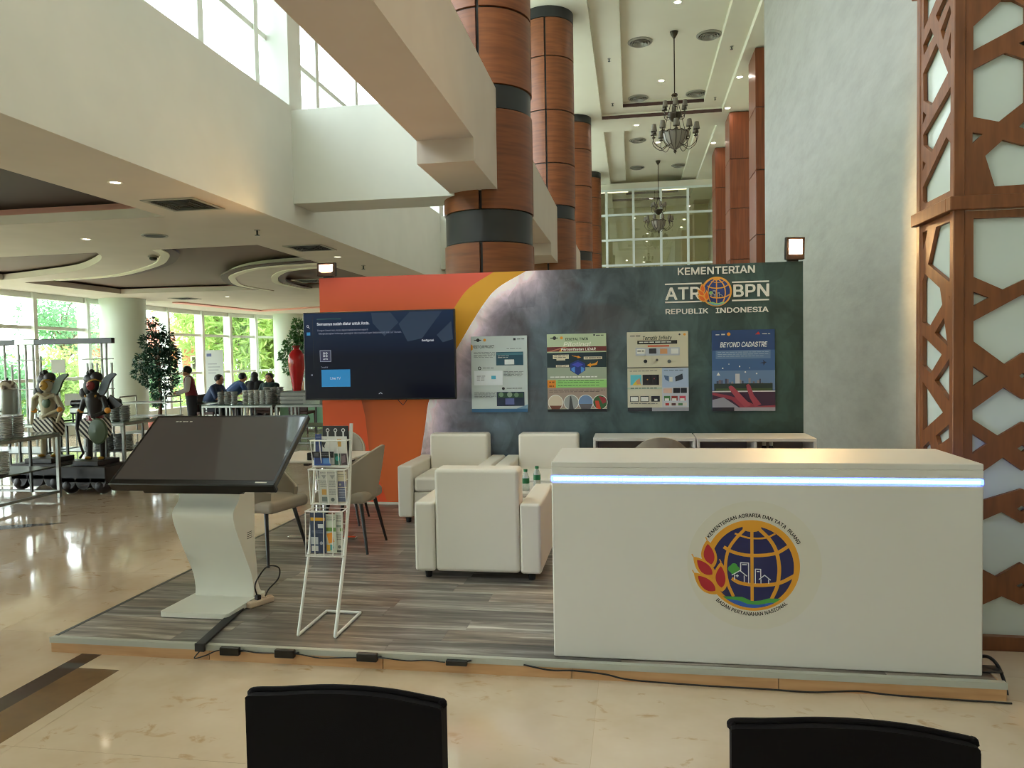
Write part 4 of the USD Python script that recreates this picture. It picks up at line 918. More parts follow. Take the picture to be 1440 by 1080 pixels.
part(sb, 'button', join([cyl((-.09 + k * .045, -.0215, .03), (-.09 + k * .045, -.02, .03), .008, n=10) for k in range(4)]), pm('button_grey', c(86, 86, 90), .4), kind='stuff')

# ---------------------------------------------------------------- low shelf units against the backdrop
def shelf_unit(label, x0, x1, y0, div):
    t = thing('shelf_unit', label, 'shelf', (0, 0, 0))
    m = M['counter_white']; z1 = .83; y1 = 7.31
    part(t, 'top', cbx(x0, x1, y0, y1, z1 - .03, z1, .003), m)
    for x in (x0, x1 - .025):
        part(t, 'side', cbx(x, x + .025, y0, y1, ZP, z1 - .03, .003), m)
    part(t, 'divider', cbx(div - .012, div + .012, y0 + .005, y1 - .01, ZP + .05, z1 - .03, .002), m)
    part(t, 'shelf', cbx(x0 + .025, x1 - .025, y0 + .01, y1 - .01, .54, .56, .002), m)
    part(t, 'plinth', cbx(x0 + .025, x1 - .025, y0 + .03, y1 - .01, ZP, ZP + .05, .002), m)
    part(t, 'back', bx(x0 + .025, x1 - .025, y1 - .012, y1, ZP + .05, z1 - .03), pm(f'shelf_back_{int(x0 * 100 + 100)}', c(150, 140, 128), .6))
shelf_unit('low white open shelf unit beside the armchairs', -.366, .555, 6.9, .11)
shelf_unit('low white open shelf unit holding two black bottles', .565, 1.585, 6.86, 1.07)
for k, x in enumerate((1.165, 1.225)):
    t = thing('spray_bottle', ['slim black bottle with a pale cap on the shelf, nearer the divider', 'slim black bottle with a pale cap on the shelf, farther from the divider'][k], 'bottle', (x, 7.0, .56))
    part(t, 'body', lathe([(0, 0), (.024, 0), (.024, .17), (.016, .19), (0, .19)], 14), M['gloss_black'], 40)
    part(t, 'cap', lathe([(0, .19), (.017, .19), (.017, .225), (0, .23)], 14), M['panel_white'], 40)

# ---------------------------------------------------------------- lattice tower
FU = [[(1.752, 3.253), (1.887, 3.374), (1.941, 3.369), (1.996, 3.335), (1.996, 3.251), (1.753, 3.131)], [(1.753, 3.034), (1.904, 3.108), (1.998, 3.067), (1.999, 2.856), (1.877, 2.76), (1.754, 2.793)], [(1.968, 3.15), (1.997, 3.162), (1.997, 3.131)], [(1.752, 2.714), (1.802, 2.703), (1.752, 2.658)], [(1.971, 2.727), (2.0, 2.759), (2.0, 2.716)], [(1.813, 2.59), (1.897, 2.667), (2.001, 2.632), (2.003, 2.434), (1.859, 2.431)]]
FL = [[(1.758, 2.297), (2.0, 2.313), (2.003, 1.948), (1.903, 1.898), (1.76, 1.969)], [(1.761, 1.892), (1.835, 1.859), (1.761, 1.818)], [(1.761, 1.738), (2.003, 1.874), (2.006, 1.574), (1.914, 1.51), (1.762, 1.633)], [(1.761, 1.503), (1.833, 1.449), (1.761, 1.397)], [(1.982, 1.45), (2.006, 1.471), (2.007, 1.424)], [(1.759, 1.273), (1.909, 1.39), (2.008, 1.321), (2.008, 1.216), (1.886, 1.135), (1.76, 1.223)], [(1.759, 1.148), (1.831, 1.095), (1.76, 1.042)], [(1.976, 1.071), (2.009, 1.096), (2.01, 1.045)], [(1.907, 1.023), (2.008, 0.948), (2.009, 0.862), (1.763, 0.779), (1.762, 0.911)], [(1.975, 0.754), (2.01, 0.779), (2.01, 0.734)], [(1.903, 0.736), (2.01, 0.671), (2.012, 0.477), (1.882, 0.392), (1.764, 0.456), (1.763, 0.667)], [(1.978, 0.347), (2.013, 0.372), (2.013, 0.326)], [(1.906, 0.289), (2.014, 0.24), (2.015, 0.05), (1.766, 0.078), (1.766, 0.216)]]
SU = [[(4.674, 3.659), (4.43, 3.544), (4.672, 3.42)], [(4.375, 3.479), (4.316, 3.452), (4.462, 3.374), (4.5, 3.424)], [(4.315, 3.397), (4.299, 3.352), (4.4, 3.252), (4.434, 3.316)], [(4.287, 3.277), (4.285, 3.087), (4.35, 3.188)], [(4.68, 3.337), (4.573, 3.387), (4.528, 3.327), (4.67, 3.277)], [(4.679, 3.176), (4.49, 3.272), (4.335, 3.056), (4.554, 2.959), (4.671, 3.02)], [(4.677, 2.96), (4.63, 2.928), (4.683, 2.89)], [(4.676, 2.828), (4.284, 2.978), (4.282, 2.852), (4.552, 2.697), (4.669, 2.766)], [(4.308, 2.778), (4.282, 2.787), (4.281, 2.754)], [(4.681, 2.68), (4.637, 2.657), (4.68, 2.625)], [(4.679, 2.529), (4.353, 2.725), (4.28, 2.661), (4.277, 2.403), (4.579, 2.407), (4.679, 2.45)]]
SL = [[(4.679, 2.285), (4.599, 2.283), (4.668, 2.168)], [(4.475, 2.285), (4.273, 2.288), (4.276, 1.985), (4.305, 1.95), (4.597, 2.078)], [(4.677, 1.992), (4.642, 2.029), (4.429, 1.929), (4.396, 1.837), (4.576, 1.721), (4.675, 1.752)], [(4.31, 1.878), (4.277, 1.863), (4.276, 1.779)], [(4.374, 1.765), (4.323, 1.611), (4.498, 1.685)], [(4.674, 1.676), (4.4, 1.566), (4.556, 1.459), (4.673, 1.504)], [(4.277, 1.56), (4.274, 1.303), (4.495, 1.421)], [(4.672, 1.408), (4.381, 1.251), (4.658, 1.125)], [(4.476, 1.113), (4.303, 1.193), (4.272, 1.183), (4.272, 1.133), (4.442, 1.062)], [(4.657, 1.029), (4.57, 1.073), (4.467, 0.926), (4.656, 0.828)], [(4.271, 1.045), (4.267, 0.754), (4.434, 0.826)], [(4.655, 0.758), (4.433, 0.747), (4.306, 0.669), (4.652, 0.452)]]
lt_ = thing('lattice_tower', 'tall wooden lattice tower with white acrylic panels behind the cut-outs', 'tower', (0, 0, 0))
LW = M['lattice_wood']
LX0, LX1, LY0, LY1 = 1.665, 2.335, 4.25, 4.76
def sheet(holes, u0, u1, z0, z1, mirror=None):
    hs = [Polygon(h).buffer(0) for h in holes]
    if mirror:
        hs = [h.intersection(sbox(-9, -9, mirror + .0005, 99)) for h in hs]
        hs += [affinity.scale(h, -1, 1, origin=(mirror, 0)) for h in hs]
    return sbox(u0, z0, u1, z1).difference(unary_union(hs).intersection(sbox(u0 + .045, z0 + .04, u1 - .045, z1 - .04)))
SEC = [(0.03, 2.31, FL, SL, 0.0), (2.39, 3.63, FU, SU, 0.0), (3.70, 4.94, FU, SU, 1.31), (5.01, 6.25, FU, SU, 2.62)]
for z0, z1, f_, s_, dz in SEC:
    up_ = lambda H: [[(a, b + dz) for a, b in h] for h in H]
    part(lt_, 'front_lattice', ext(sheet(up_(f_), LX0 + .02, LX1, z0, z1, 2.0), .022, 'xz', LY0 + .022), LW)
    part(lt_, 'side_lattice', ext(sheet(up_(s_), LY0 + .005, LY1, z0, z1), .022, 'yz', LX0 + .022), LW)
    part(lt_, 'acrylic_panel', bx(LX0 + .03, LX1 - .02, LY0 + .026, LY0 + .034, z0, z1), M['acrylic'])
    part(lt_, 'acrylic_panel', bx(LX0 + .026, LX0 + .034, LY0 + .036, LY1 - .01, z0, z1), M['acrylic'])
for x, y in ((LX0, LY0), (LX0, LY1 - .04), (LX1 - .05, LY0)):
    part(lt_, 'corner_post', cbx(x - .006, x + .05, y - .008, y + .04, 0, 6.3, .004), LW)
for z in (2.315, 3.63, 4.94):
    part(lt_, 'ledge', join(cbx(LX0 - .03, LX1 + .02, LY0 - .03, LY0 + .03, z, z + .072, .004), cbx(LX0 - .03, LX0 + .03, LY0 + .03, LY1 + .02, z, z + .072, .004)), LW)
part(lt_, 'base_rail', join(cbx(LX0 - .012, LX1, LY0 - .015, LY0 + .03, 0, .075, .004), cbx(LX0 - .012, LX0 + .03, LY0 + .03, LY1, 0, .075, .004)), LW)
part(lt_, 'cap', bx(LX0 - .02, LX1 + .02, LY0 - .02, LY1 + .02, 6.25, 6.33), LW)

# ---------------------------------------------------------------- black chairs in the foreground
M['black_fabric'] = pm('black_fabric', c(17, 13, 14), 0.9, bump=.1, bscale=400, specular_ior_level=.15)
def banquet_chair(label, x, y, rz):
    t = thing('banquet_chair', label, 'chair', (x, y, 0), rz)
    top = smoothline([(-.217, .868), (-.211, .879), (-.15, .884), (-.06, .893), (.02, .896), (.10, .893), (.17, .884), (.211, .877), (.217, .868)], 5)
    bp_ = Polygon([(-.217, .50)] + list(top) + [(.217, .50)])
    core = ext(bp_, .045, 'xz', .02)
    part(t, 'backrest', core, M['black_fabric'])
    part(t, 'top_seam', tube([(a, 0.0, b + .002) for a, b in top], .007, 6), M['black_fabric'], True)
    part(t, 'corner_tab', join(ball((-.212, 0, .874), .011, 1), ball((.212, 0, .876), .011, 1)), M['black_fabric'], kind='stuff')
    part(t, 'seat', rbx(-.215, .215, .0, .43, .42, .49, .03), M['black_fabric'], 40)
    for s in (-1, 1):
        part(t, 'rear_leg', rod([(s * .195, -.07, 0), (s * .195, .01, .44), (s * .195, -.002, .60)], .012), M['black_metal'])
        part(t, 'front_leg', rod([(s * .195, .42, 0), (s * .195, .40, .43)], .012), M['black_metal'])
    part(t, 'stretcher', join(cyl((-.195, .41, .2), (.195, .41, .2), .008), cyl((-.195, -.035, .2), (.195, -.035, .2), .008)), M['black_metal'], kind='stuff')
    return t
bc = banquet_chair('black fabric chair back in the foreground, in front of the brochure rack', -.613, 1.492, 0)
dup(bc, (.397, 1.47, 0), -2, 'black fabric chair back in the foreground, in front of the counter emblem')

# ---------------------------------------------------------------- cables, power strip, adapters
M['cable'] = pm('cable', c(22, 22, 24), 0.5)
cc_ = thing('cable_cover', 'black cable cover strip running from the kiosk to the platform edge', 'cable')
d_ = np.array([-2.385 + 2.283, 4.255 - 3.60]); n_ = np.array([-d_[1], d_[0]]) / np.linalg.norm(d_) * .026
part(cc_, 'strip', ext(Polygon([(-2.283 + n_[0], 3.60 + n_[1]), (-2.385 + n_[0], 4.255 + n_[1]), (-2.385 - n_[0], 4.255 - n_[1]), (-2.283 - n_[0], 3.60 - n_[1])]), .012, at=ZP + .004), M['cable'])
part(cc_, 'end_flap', bx(-2.315, -2.262, 3.598, 3.612, ZP - .028, ZP + .015), M['cable'])
ps = thing('power_strip', 'pale power strip with a black plug beside the kiosk base', 'power strip', (-2.295, 4.27, ZP), 64)
part(ps, 'case', cbx(-.09, .09, -.025, .025, 0, .036, .006), pm('strip_cream', c(214, 186, 160), 0.45))
part(ps, 'plug', cbx(-.03, .0, -.016, .016, .036, .065, .004), M['cable'])
part(ps, 'socket', join([cyl((x, 0, .036), (x, 0, .038), .016, n=14) for x in (.035, .07)]), pm('socket_beige', c(190, 160, 136), .5), kind='stuff')
solo('power_cable', tube(smoothline([(-2.305, 4.255, ZP + .06), (-2.31, 4.24, ZP + .12), (-2.295, 4.25, ZP + .17), (-2.25, 4.29, ZP + .235), (-2.19, 4.32, ZP + .22), (-2.20, 4.33, ZP + .15), (-2.25, 4.30, ZP + .09), (-2.275, 4.30, ZP + .045)], 6), .0045, 6), M['cable'], 'looped black power cable rising from the power strip', 'cable', smooth=True)
AD = [(-2.122, .062, 'nearest the kiosk cable cover'), (-1.812, .064, 'below the brochure rack'), (-1.362, .066, 'midway between the rack and the counter'), (-.891, .068, 'nearest the counter')]
for k, (x, z, w_) in enumerate(AD):
    t = thing('power_adapter', f'black power adapter taped to the platform edge, {w_}', 'adapter', (x, 3.627, z))
    part(t, 'case', cbx(-.054, .054, -.026, .002, -.021, .021 if k < 3 else .005, .003), M['gloss_black'])
    part(t, 'lead', cyl((.05, -.01, 0), (.075, -.006, .004), .005, n=8), M['cable'])
solo('adapter_wire', tube(smoothline([(-2.29, 3.61, .06), (-2.32, 3.6, .02), (-2.26, 3.605, .035), (-2.18, 3.61, .066), (-2.06, 3.612, .07), (-1.97, 3.612, .062), (-1.87, 3.612, .064), (-1.75, 3.612, .066), (-1.62, 3.612, .05), (-1.52, 3.612, .056), (-1.42, 3.612, .062), (-1.3, 3.612, .068), (-1.15, 3.612, .058), (-1.05, 3.612, .066), (-.95, 3.612, .06)], 5), .0035, 6), M['cable'], 'thin black wire sagging between the adapters on the platform edge', 'cable', smooth=True)
solo('floor_wire', tube(smoothline([(-.55, 3.615, .066), (-.42, 3.61, .048), (-.3, 3.612, .05), (-.15, 3.612, .04), (-.02, 3.608, .02), (.3, 3.606, .012), (.6, 3.606, .01), (.8, 3.603, .008), (.92, 3.606, .016), (1.02, 3.604, .024), (1.15, 3.604, .014), (1.4, 3.604, .008), (1.66, 3.6, .006)], 6), .0042, 6), M['cable'], 'black wire drooping along the platform edge below the counter', 'cable', smooth=True)
tp = thing('tape_bundle', 'crumpled black tape and cable at the platform corner by the lattice tower', 'cable', (0, 0, 0))
part(tp, 'tape', cbx(1.585, 1.68, 3.72, 3.80, ZP + .004, ZP + .012, .002), M['cable'])
part(tp, 'loose_tape', tube(smoothline([(1.60, 3.8, ZP + .01), (1.62, 3.82, ZP + .04), (1.65, 3.80, ZP + .05), (1.68, 3.78, ZP + .02), (1.69, 3.74, .05), (1.685, 3.70, .0)], 5), .008, 6), M['cable'], True)
# ---------------------------------------------------------------- dining area: steel tables and what stands on them
M['steel'] = pm('steel', c(150, 152, 146), 0.32, 0.85)
M['steel_dark'] = pm('steel_dark', c(96, 98, 94), 0.35, 0.7)
M['glass_top'] = pm('glass_top', c(120, 138, 130), 0.08, alpha=1.0)
M['china'] = pm('china', c(196, 198, 192), 0.35)
M['china_grey'] = pm('china_grey', c(150, 152, 146), 0.4)
def steel_table(label, x0, x1, y0, y1, z=.78, inner=True, cat='table'):
    t = thing('buffet_table', label, cat, ((x0 + x1) / 2, (y0 + y1) / 2, 0))
    w, d = (x1 - x0) / 2, (y1 - y0) / 2
    part(t, 'glass_top', cbx(-w, w, -d, d, z - .012, z, .003), M['glass_top'])
    part(t, 'top_frame', join(cbx(-w, w, -d, -d + .04, z - .05, z - .013), cbx(-w, w, d - .04, d, z - .05, z - .013), cbx(-w, -w + .04, -d + .04, d - .04, z - .05, z - .013), cbx(w - .04, w, -d + .04, d - .04, z - .05, z - .013)), M['steel'])
    for sx in (-1, 1):
        for sy in (-1, 1):
            part(t, 'leg', cbx(sx * (w - .02) - .02, sx * (w - .02) + .02, sy * (d - .02) - .02, sy * (d - .02) + .02, 0, z - .05), M['steel'])
    part(t, 'shelf', cbx(-w + .04, w - .04, -d + .04, d - .04, .36, .378, .003), M['steel_dark'])
    part(t, 'foot_rail', join(cbx(-w + .04, w - .04, -d, -d + .03, .06, .09), cbx(-w + .04, w - .04, d - .03, d, .06, .09), cbx(-w, -w + .03, -d + .04, d - .04, .06, .09), cbx(w - .03, w, -d + .04, d - .04, .06, .09)), M['steel'])
    if inner:
        for sx in (-1, 1):
            for sy in (-1, 1):
                part(t, 'inner_post', cbx(sx * w * .5 - .015, sx * w * .5 + .015, sy * (d - .03) - .015, sy * (d - .03) + .015, .06, z - .05), M['steel_dark'])
    return t
steel_table('steel framed buffet table at the edge of the marble floor, closest to the dark statues', -8.3, -6.76, 6.98, 7.93)
steel_table('steel framed buffet table behind the statue with the green shield', -8.1, -6.9, 9.25, 10.1)
steel_table('long steel framed buffet table in front of the upright banner', -7.9, -6.5, 12.75, 13.6)
steel_table('steel framed buffet table that carries the red vase', -6.46, -4.7, 12.8, 13.6)
steel_table('low steel buffet table near the maroon waistcoat', -9.3, -8.35, 14.55, 15.2, .72)
steel_table('buffet table under the two big urns', -9.6, -7.9, 9.0, 9.8)
_st = {}
ORD = ('first', 'second', 'third', 'fourth', 'fifth')
def plates(label, x, y, z, n, r=.062, h=.021, mat=None, name='plate_stack', group=None):
    key = (n, r, h, id(mat))
    if key in _st:
        return dup(_st[key], (x, y, z), 0, label, group)
    t = thing(name, label, 'plates', (x, y, z), group=group)
    prof = [(0, 0)]
    for k in range(n):
        prof += [(r * .62, k * h), (r, k * h + h * .7), (r * .98, k * h + h * .9), (r * .7, k * h + h)]
    prof += [(0, n * h)]
    part(t, 'dishes', lathe(prof, 18), mat or M['china'], 30, kind='stuff')
    _st[key] = t
    return t
for k in range(4):
    plates(f'white saucer stack, front row of the closest buffet table, {ORD[k]} from its hall end', -6.83 - k * .135, 7.22 + .0 * k, .78, 12, group='saucer stacks on the closest buffet table')
for k in range(4):
    plates(f'white saucer stack, back row of the closest buffet table, {ORD[k]} from its hall end', -6.83 - k * .135, 7.40, .78, 12, group='saucer stacks, back row on the closest buffet table')
for k in range(3):
    plates(f'saucer stack under the closest buffet table top, {ORD[k]} from its hall end', -6.95 - k * .135, 7.3, .378, 12, group='saucer stacks on the lower shelf')
for k in range(4):
    plates(f'grey dish stack on the table behind the green shield, {ORD[k]} from the kiosk side', -7.02 - k * .15, 9.45, .78, 10, .07, .022, M['china_grey'], group='grey dish stacks behind the green shield')
    plates(f'grey dish stack on the shelf behind the green shield, {ORD[k]} from the kiosk side', -7.02 - k * .15, 9.5, .378, 10, .07, .022, M['china_grey'], group='grey dish stacks on the shelf behind the green shield')
for k in range(3):
    plates(f'grey bowl stack in front of the upright banner, {ORD[k]} from the waistcoat side', -7.62 + k * .135, 12.95, .78, 10, .064, .024, M['china_grey'], group='bowl stacks beside the banner')
for k in range(5):
    plates(f'pale plate stack, middle of the long buffet table, {ORD[k]} from the banner side', -7.15 + k * .115, 12.98, .78, 13, .055, .02, M['china'], group='plate stacks in the middle of the long table')
for k in range(3):
    plates(f'tall grey dish stack before the headscarf person, {ORD[k]} from the banner side', -6.58 - (2 - k) * .14, 13.25, .78, 14, .066, .022, M['china_grey'], group='tall grey dish stacks by the headscarf')
# urns
def urn(label, x, y, z):
    t = thing('drink_urn', label, 'urn', (x, y, z))
    part(t, 'body', lathe([(0, .08), (.13, .08), (.14, .12), (.14, .42), (.125, .47), (0, .47)], 24), M['steel'], 40)
    part(t, 'dome_lid', lathe([(.13, .47), (.12, .53), (.08, .58), (.02, .6), (0, .6)], 24), M['chrome'], 40)
    part(t, 'knob', ball((0, 0, .615), .018, 1), M['black_metal'])
    part(t, 'tap', join(cyl((0, -.14, .16), (0, -.2, .16), .012), cyl((0, -.19, .13), (0, -.19, .2), .01)), M['chrome'])
    part(t, 'leg', join([cyl((.11 * math.cos(a), .11 * math.sin(a), 0), (.1 * math.cos(a), .1 * math.sin(a), .085), .014) for a in (.6, 2.5, 4.1, 5.6)]), M['steel'])
    return t
u = urn('tall steel drink urn with a domed lid, nearer the edge of the hall', -8.78, 9.35, .78)
dup(u, (-8.18, 9.4, .78), 0, 'tall steel drink urn with a domed lid, beside the white price board')
ch = thing('chafing_dish', 'long black lidded chafing dish between the two statues', 'dish', (-7.62, 9.65, .78))
part(ch, 'pan', cbx(-.3, .3, -.18, .18, .1, .2, .02), M['steel'])
part(ch, 'lid', rbx(-.3, .3, -.18, .18, .2, .3, .045), M['gloss_black'], 40)
part(ch, 'stand', join([cyl((sx * .26, sy * .15, 0), (sx * .26, sy * .15, .1), .012) for sx in (-1, 1) for sy in (-1, 1)]), M['steel_dark'])

# rail screen with hanging tubes
M['tube_white'] = pm('tube_white', c(198, 204, 200), 0.35)
sc = thing('tube_screen', 'room divider with a dark top rail and upright pale tubes', 'screen', (-9.2, 10.45, 0))
part(sc, 'top_rail', cbx(-1.9, 1.28, -.04, .04, 1.90, 1.985, .006), M['black_band'])
part(sc, 'rail_joint', cbx(-.42, -.06, -.045, .045, 1.9, 1.99, .006), M['steel'])
rng = random.Random(3)
for x in list(np.linspace(-1.8, .0, 15)) + list(np.linspace(.82, 1.24, 6)):
    h_ = rng.choice((1.9, 1.9, 1.72, 1.6))
    part(sc, 'tube', cyl((x, rng.uniform(-.03, .03), .02), (x, 0, h_), .018, n=10), M['tube_white'], 40)
for z in (1.2, 1.66):
    part(sc, 'cross_rod', join(cyl((-1.85, -.035, z), (.1, -.035, z), .008), cyl((.76, -.035, z), (1.3, -.035, z), .008)), M['steel'])
part(sc, 'foot', join(cbx(-1.85, -1.75, -.2, .2, 0, .03), cbx(1.16, 1.26, -.2, .2, 0, .03)), M['black_band'])
for lb, x, y, z, w, h, rz in (('pale grey notice sheet tilted on a thin stand between the statues', -8.42, 9.9, 1.46, .22, .2, 3), ('white price board lower down beside the statue with the shield', -8.2, 9.93, .97, .32, .18, 0)):
    t = thing('notice_board', lb, 'sign', (x, y, 0), rz)
    part(t, 'sheet', cbx(-w / 2, w / 2, -.004, .004, z, z + h, .001), M['panel_white'])
    part(t, 'stem', cyl((0, .012, .03), (0, .012, z + h * .5), .007), M['steel'])
    part(t, 'foot', cyl((0, .012, 0), (0, .012, .03), .12, .1, 16), M['steel_dark'])

# ---------------------------------------------------------------- two carved puppet statues on black plinths
SC = dict(dark=pm('puppet_dark', c(40, 36, 36), .5), gold=pm('puppet_gold', c(176, 136, 50), .4), red=pm('puppet_red', c(130, 36, 40), .45), green=pm('puppet_green', c(74, 92, 66), .5), cream=pm('puppet_cream', c(176, 166, 138), .5), teal=pm('puppet_teal', c(38, 52, 62), .45), orange=pm('puppet_orange', c(206, 140, 50), .45))
M['stripe_cloth'] = usdkit.material(stage, LK + 'stripe_cloth', {'t': ('texture_coordinate', {}), 'w': ('wave_texture', {'bands_direction': 'diagonal', 'scale': 9.0}), 'r': ('rgb_ramp', {'ramp': [(0, c(30, 28, 28)), (.5, c(206, 200, 186))], 'interpolate': False}), 'p': ('principled_bsdf', {'roughness': .7})},
                                    [('t.object', 'w.vector'), ('w.fac', 'r.fac'), ('r.color', 'p.base_color')], surface='p.BSDF')
M['plinth_black'] = pm('plinth_black', c(30, 24, 24), .45)
def plinth(label, x, y, w, d, h):
    t = thing('plinth', label, 'plinth', (x, y, 0))
    part(t, 'box', cbx(-w / 2, w / 2, -d / 2, d / 2, .14, h, .01), M['plinth_black'])
    part(t, 'step', cbx(-w * .28, w * .28, -d * .4, d * .4, h, h + .06, .006), M['plinth_black'])
    for sx in (-1, 1):
        for sy in (-1, 1):
            part(t, 'ball_foot', ball((sx * (w / 2 - .09), sy * (d / 2 - .08), .1), .1, 2), M['plinth_black'], True)
    part(t, 'apron', ext(unary_union([Point(-w / 2 + w * (k + .5) / 3, .16).buffer(w / 6.2) for k in range(3)]).intersection(sbox(-w / 2, .06, w / 2, .2)), .03, 'xz', -d / 2 + .03), M['plinth_black'])
    return t
plinth('black carved plinth with ball feet under the statue with the green shield', -6.62, 8.35, .62, .5, .34)
plinth('black carved plinth with ball feet under the statue in the white collar', -7.45, 8.55, .7, .5, .34)
def statue(label, x, y, z, var):
    t = thing('puppet_statue', label, 'statue', (x, y, z), 0)
    D = SC
    sk = D['dark']
    bones = [((-.09, 0, .02), .028, (-.085, 0, .3), .04), ((.09, 0, .02), .028, (.085, 0, .3), .04), ((-.08, 0, .3), .05, (-.04, 0, .46), .07), ((.08, 0, .3), .05, (.04, 0, .46), .07),
             ((0, 0, .44), .085, (0, 0, .60), .075), ((0, 0, .60), .08, (0, 0, .74), .10), ((-.1, 0, .76), .04, (.1, 0, .76), .04), ((0, 0, .76), .04, (0, 0, .86), .035), ((0, -.01, .90), .065, (0, 0, .95), .07)]
    if var == 0:
        bones += [((-.13, 0, .76), .035, (-.2, 0, .58), .028), ((-.2, 0, .58), .028, (-.21, -.04, .38), .02), ((.13, 0, .76), .035, (.2, -.04, .60), .028), ((.2, -.04, .60), .026, (.06, -.12, .54), .02)]
    else:
        bones += [((-.13, 0, .76), .035, (-.22, 0, .62), .028), ((-.22, 0, .62), .028, (-.2, -.05, .44), .02), ((.13, 0, .76), .035, (.23, -.02, .62), .028), ((.23, -.02, .62), .026, (.2, -.08, .46), .02)]
    part(t, 'figure', body(bones, .025, 4), sk if var == 0 else D['cream'], 50)
    part(t, 'face', ball((0, -.055, .92), .055, 2, (1, .7, 1.1)), D['red'] if var == 0 else D['gold'], 50)
    part(t, 'nose', cyl((0, -.09, .92), (.0, -.125, .905), .012, .004, 8), D['red'] if var == 0 else D['gold'])
    part(t, 'headdress', join(ball((-.05, .03, 1.0), .085, 2, (1.2, .8, .9)), ball((.03, .02, 1.02), .07, 2), ball((-.09, .02, .9), .07, 2, (1, .7, 1.4)), ball((-.02, 0, 1.09), .035, 2), ball((-.07, .01, 1.075), .03, 2), ball((-.17, .02, .83), .05, 2, (1, .6, 1.2))), D['dark'], 50)
    part(t, 'crown_band', tube([(.075 * math.cos(a), .02 - .085 * math.sin(a) * (1 if math.sin(a) > 0 else .9), .975 + .02 * math.sin(2 * a)) for a in np.linspace(0, 2 * math.pi, 20)], .012, 6), D['gold'], True)
    w_ = smoothline([(.06, .84), (.1, .78), (.17, .86), (.23, .98), (.3, 1.05), (.25, 1.07), (.15, 1.02), (.09, .93)], 6)
    part(t, 'wing_plume', ext(Polygon(w_).buffer(0), .03, 'xz', .03), D['teal'] if var == 0 else D['green'])
    part(t, 'necklace', tube([(.075 * math.cos(a), -.07 - .02 * math.sin(a), .74 + .06 * math.cos(a) ** 2) for a in np.linspace(math.pi, 2 * math.pi, 14)], .012, 6), D['gold'], True)
    part(t, 'armband', join(ball((-.2, -.0, .60), .038, 2), ball((.21, -.04, .61), .038, 2)), D['orange'], 50)
    sk_ = smoothline([(-.12, .5), (-.02, .53), (.12, .5), (.15, .38), (.12, .27), (0, .25), (-.12, .3), (-.15, .4)], 5)
    part(t, 'striped_cloth', ext(Polygon(sk_).buffer(0), .2, 'xz', .1), M['stripe_cloth'])
    part(t, 'waist_sash', cyl((0, 0, .49), (0, 0, .55), .11, .1, 16), D['red'] if var == 0 else D['cream'])
    if var == 0:
        part(t, 'shield', lathe([(0, 0), (.15, 0), (.155, .012), (.14, .03), (0, .05)], 24).apply_transform(trimesh.transformations.rotation_matrix(math.pi / 2, [1, 0, 0])).apply_scale([.85, 1, 1.05]).apply_translation([.13, -.11, .36]), D['green'], 40)
        part(t, 'side_plume', ext(Polygon([(.16, .74), (.2, .8), (.36, .68), (.3, .64), (.2, .62)]), .025, 'xz', .05), D['dark'])
        part(t, 'staff', tube([(-.2, -.04, .6), (-.22, -.05, .4), (-.18, -.05, .2), (-.14, -.05, .08), (-.19, -.05, .02)], .016, 7), D['dark'], True)
    else:
        part(t, 'white_collar', join(tube([(-.16, -.05, .76), (-.05, -.09, .82), (.05, -.09, .76), (.15, -.05, .80)], .025, 8), tube([(-.16, -.05, .76), (-.2, -.02, .6)], .022, 8), tube([(.16, -.04, .79), (.2, -.02, .62)], .022, 8), tube([(.2, -.03, .62), (.02, -.12, .52)], .02, 8)), D['cream'], 50)
        part(t, 'breast_ornament', ball((.05, -.08, .7), .06, 2, (1, .5, 1.1)), D['green'], 50)
    for s in (-1, 1):
        part(t, 'foot', ball((s * .09, -.03, .02), .035, 2, (.8, 1.5, .6)), D['gold'], 50)
    return t
statue('carved wooden puppet statue with a red face and a green shield', -6.62, 8.35, .40, 0)
statue('carved wooden puppet statue with a gold face and white collar', -7.45, 8.55, .40, 1)

# ---------------------------------------------------------------- trolley
tr = thing('serving_trolley', 'steel serving trolley with three shelves beside the thick white column', 'trolley', (-8.9, 12.7, 0))
for z in (.30, .60, .86):
    part(tr, 'shelf', cbx(-.5, .5, -.25, .25, z - .02, z, .004), M['steel'])
for sx in (-1, 1):
    part(tr, 'end_hoop', rod([(sx * .46, -.23, .08), (sx * .46, -.23, .96), (sx * .46, .23, .96), (sx * .46, .23, .08)], .013), M['steel'])
    for sy in (-1, 1):
        part(tr, 'caster', cyl((sx * .46 - .015, sy * .23, .04), (sx * .46 + .015, sy * .23, .04), .04, n=14), M['gloss_black'])

# ---------------------------------------------------------------- plants
def leaf_cards(pts, dirs, L, w, rng):
    """many small bent leaves, 4 triangles each"""
    n = len(pts)
    d = dirs / np.linalg.norm(dirs, axis=1, keepdims=True)
    s = np.cross(d, rng.normal(size=(n, 3))); s /= np.linalg.norm(s, axis=1, keepdims=True)
    nn = np.cross(d, s)
    L = L * rng.uniform(.7, 1.25, (n, 1)); w = w * rng.uniform(.75, 1.2, (n, 1))
    a = pts; m1 = pts + d * L * .45 + s * w * .5 + nn * L * .06; m2 = pts + d * L * .45 - s * w * .5 + nn * L * .06; b = pts + d * L - nn * L * .1; m = pts + d * L * .5
    V = np.stack([a, m1, b, m2, m], 1).reshape(-1, 3)
    k = np.arange(n)[:, None] * 5
    F = np.vstack([k + [0, 1, 4], k + [1, 2, 4], k + [2, 3, 4], k + [3, 0, 4]])
    return V, F
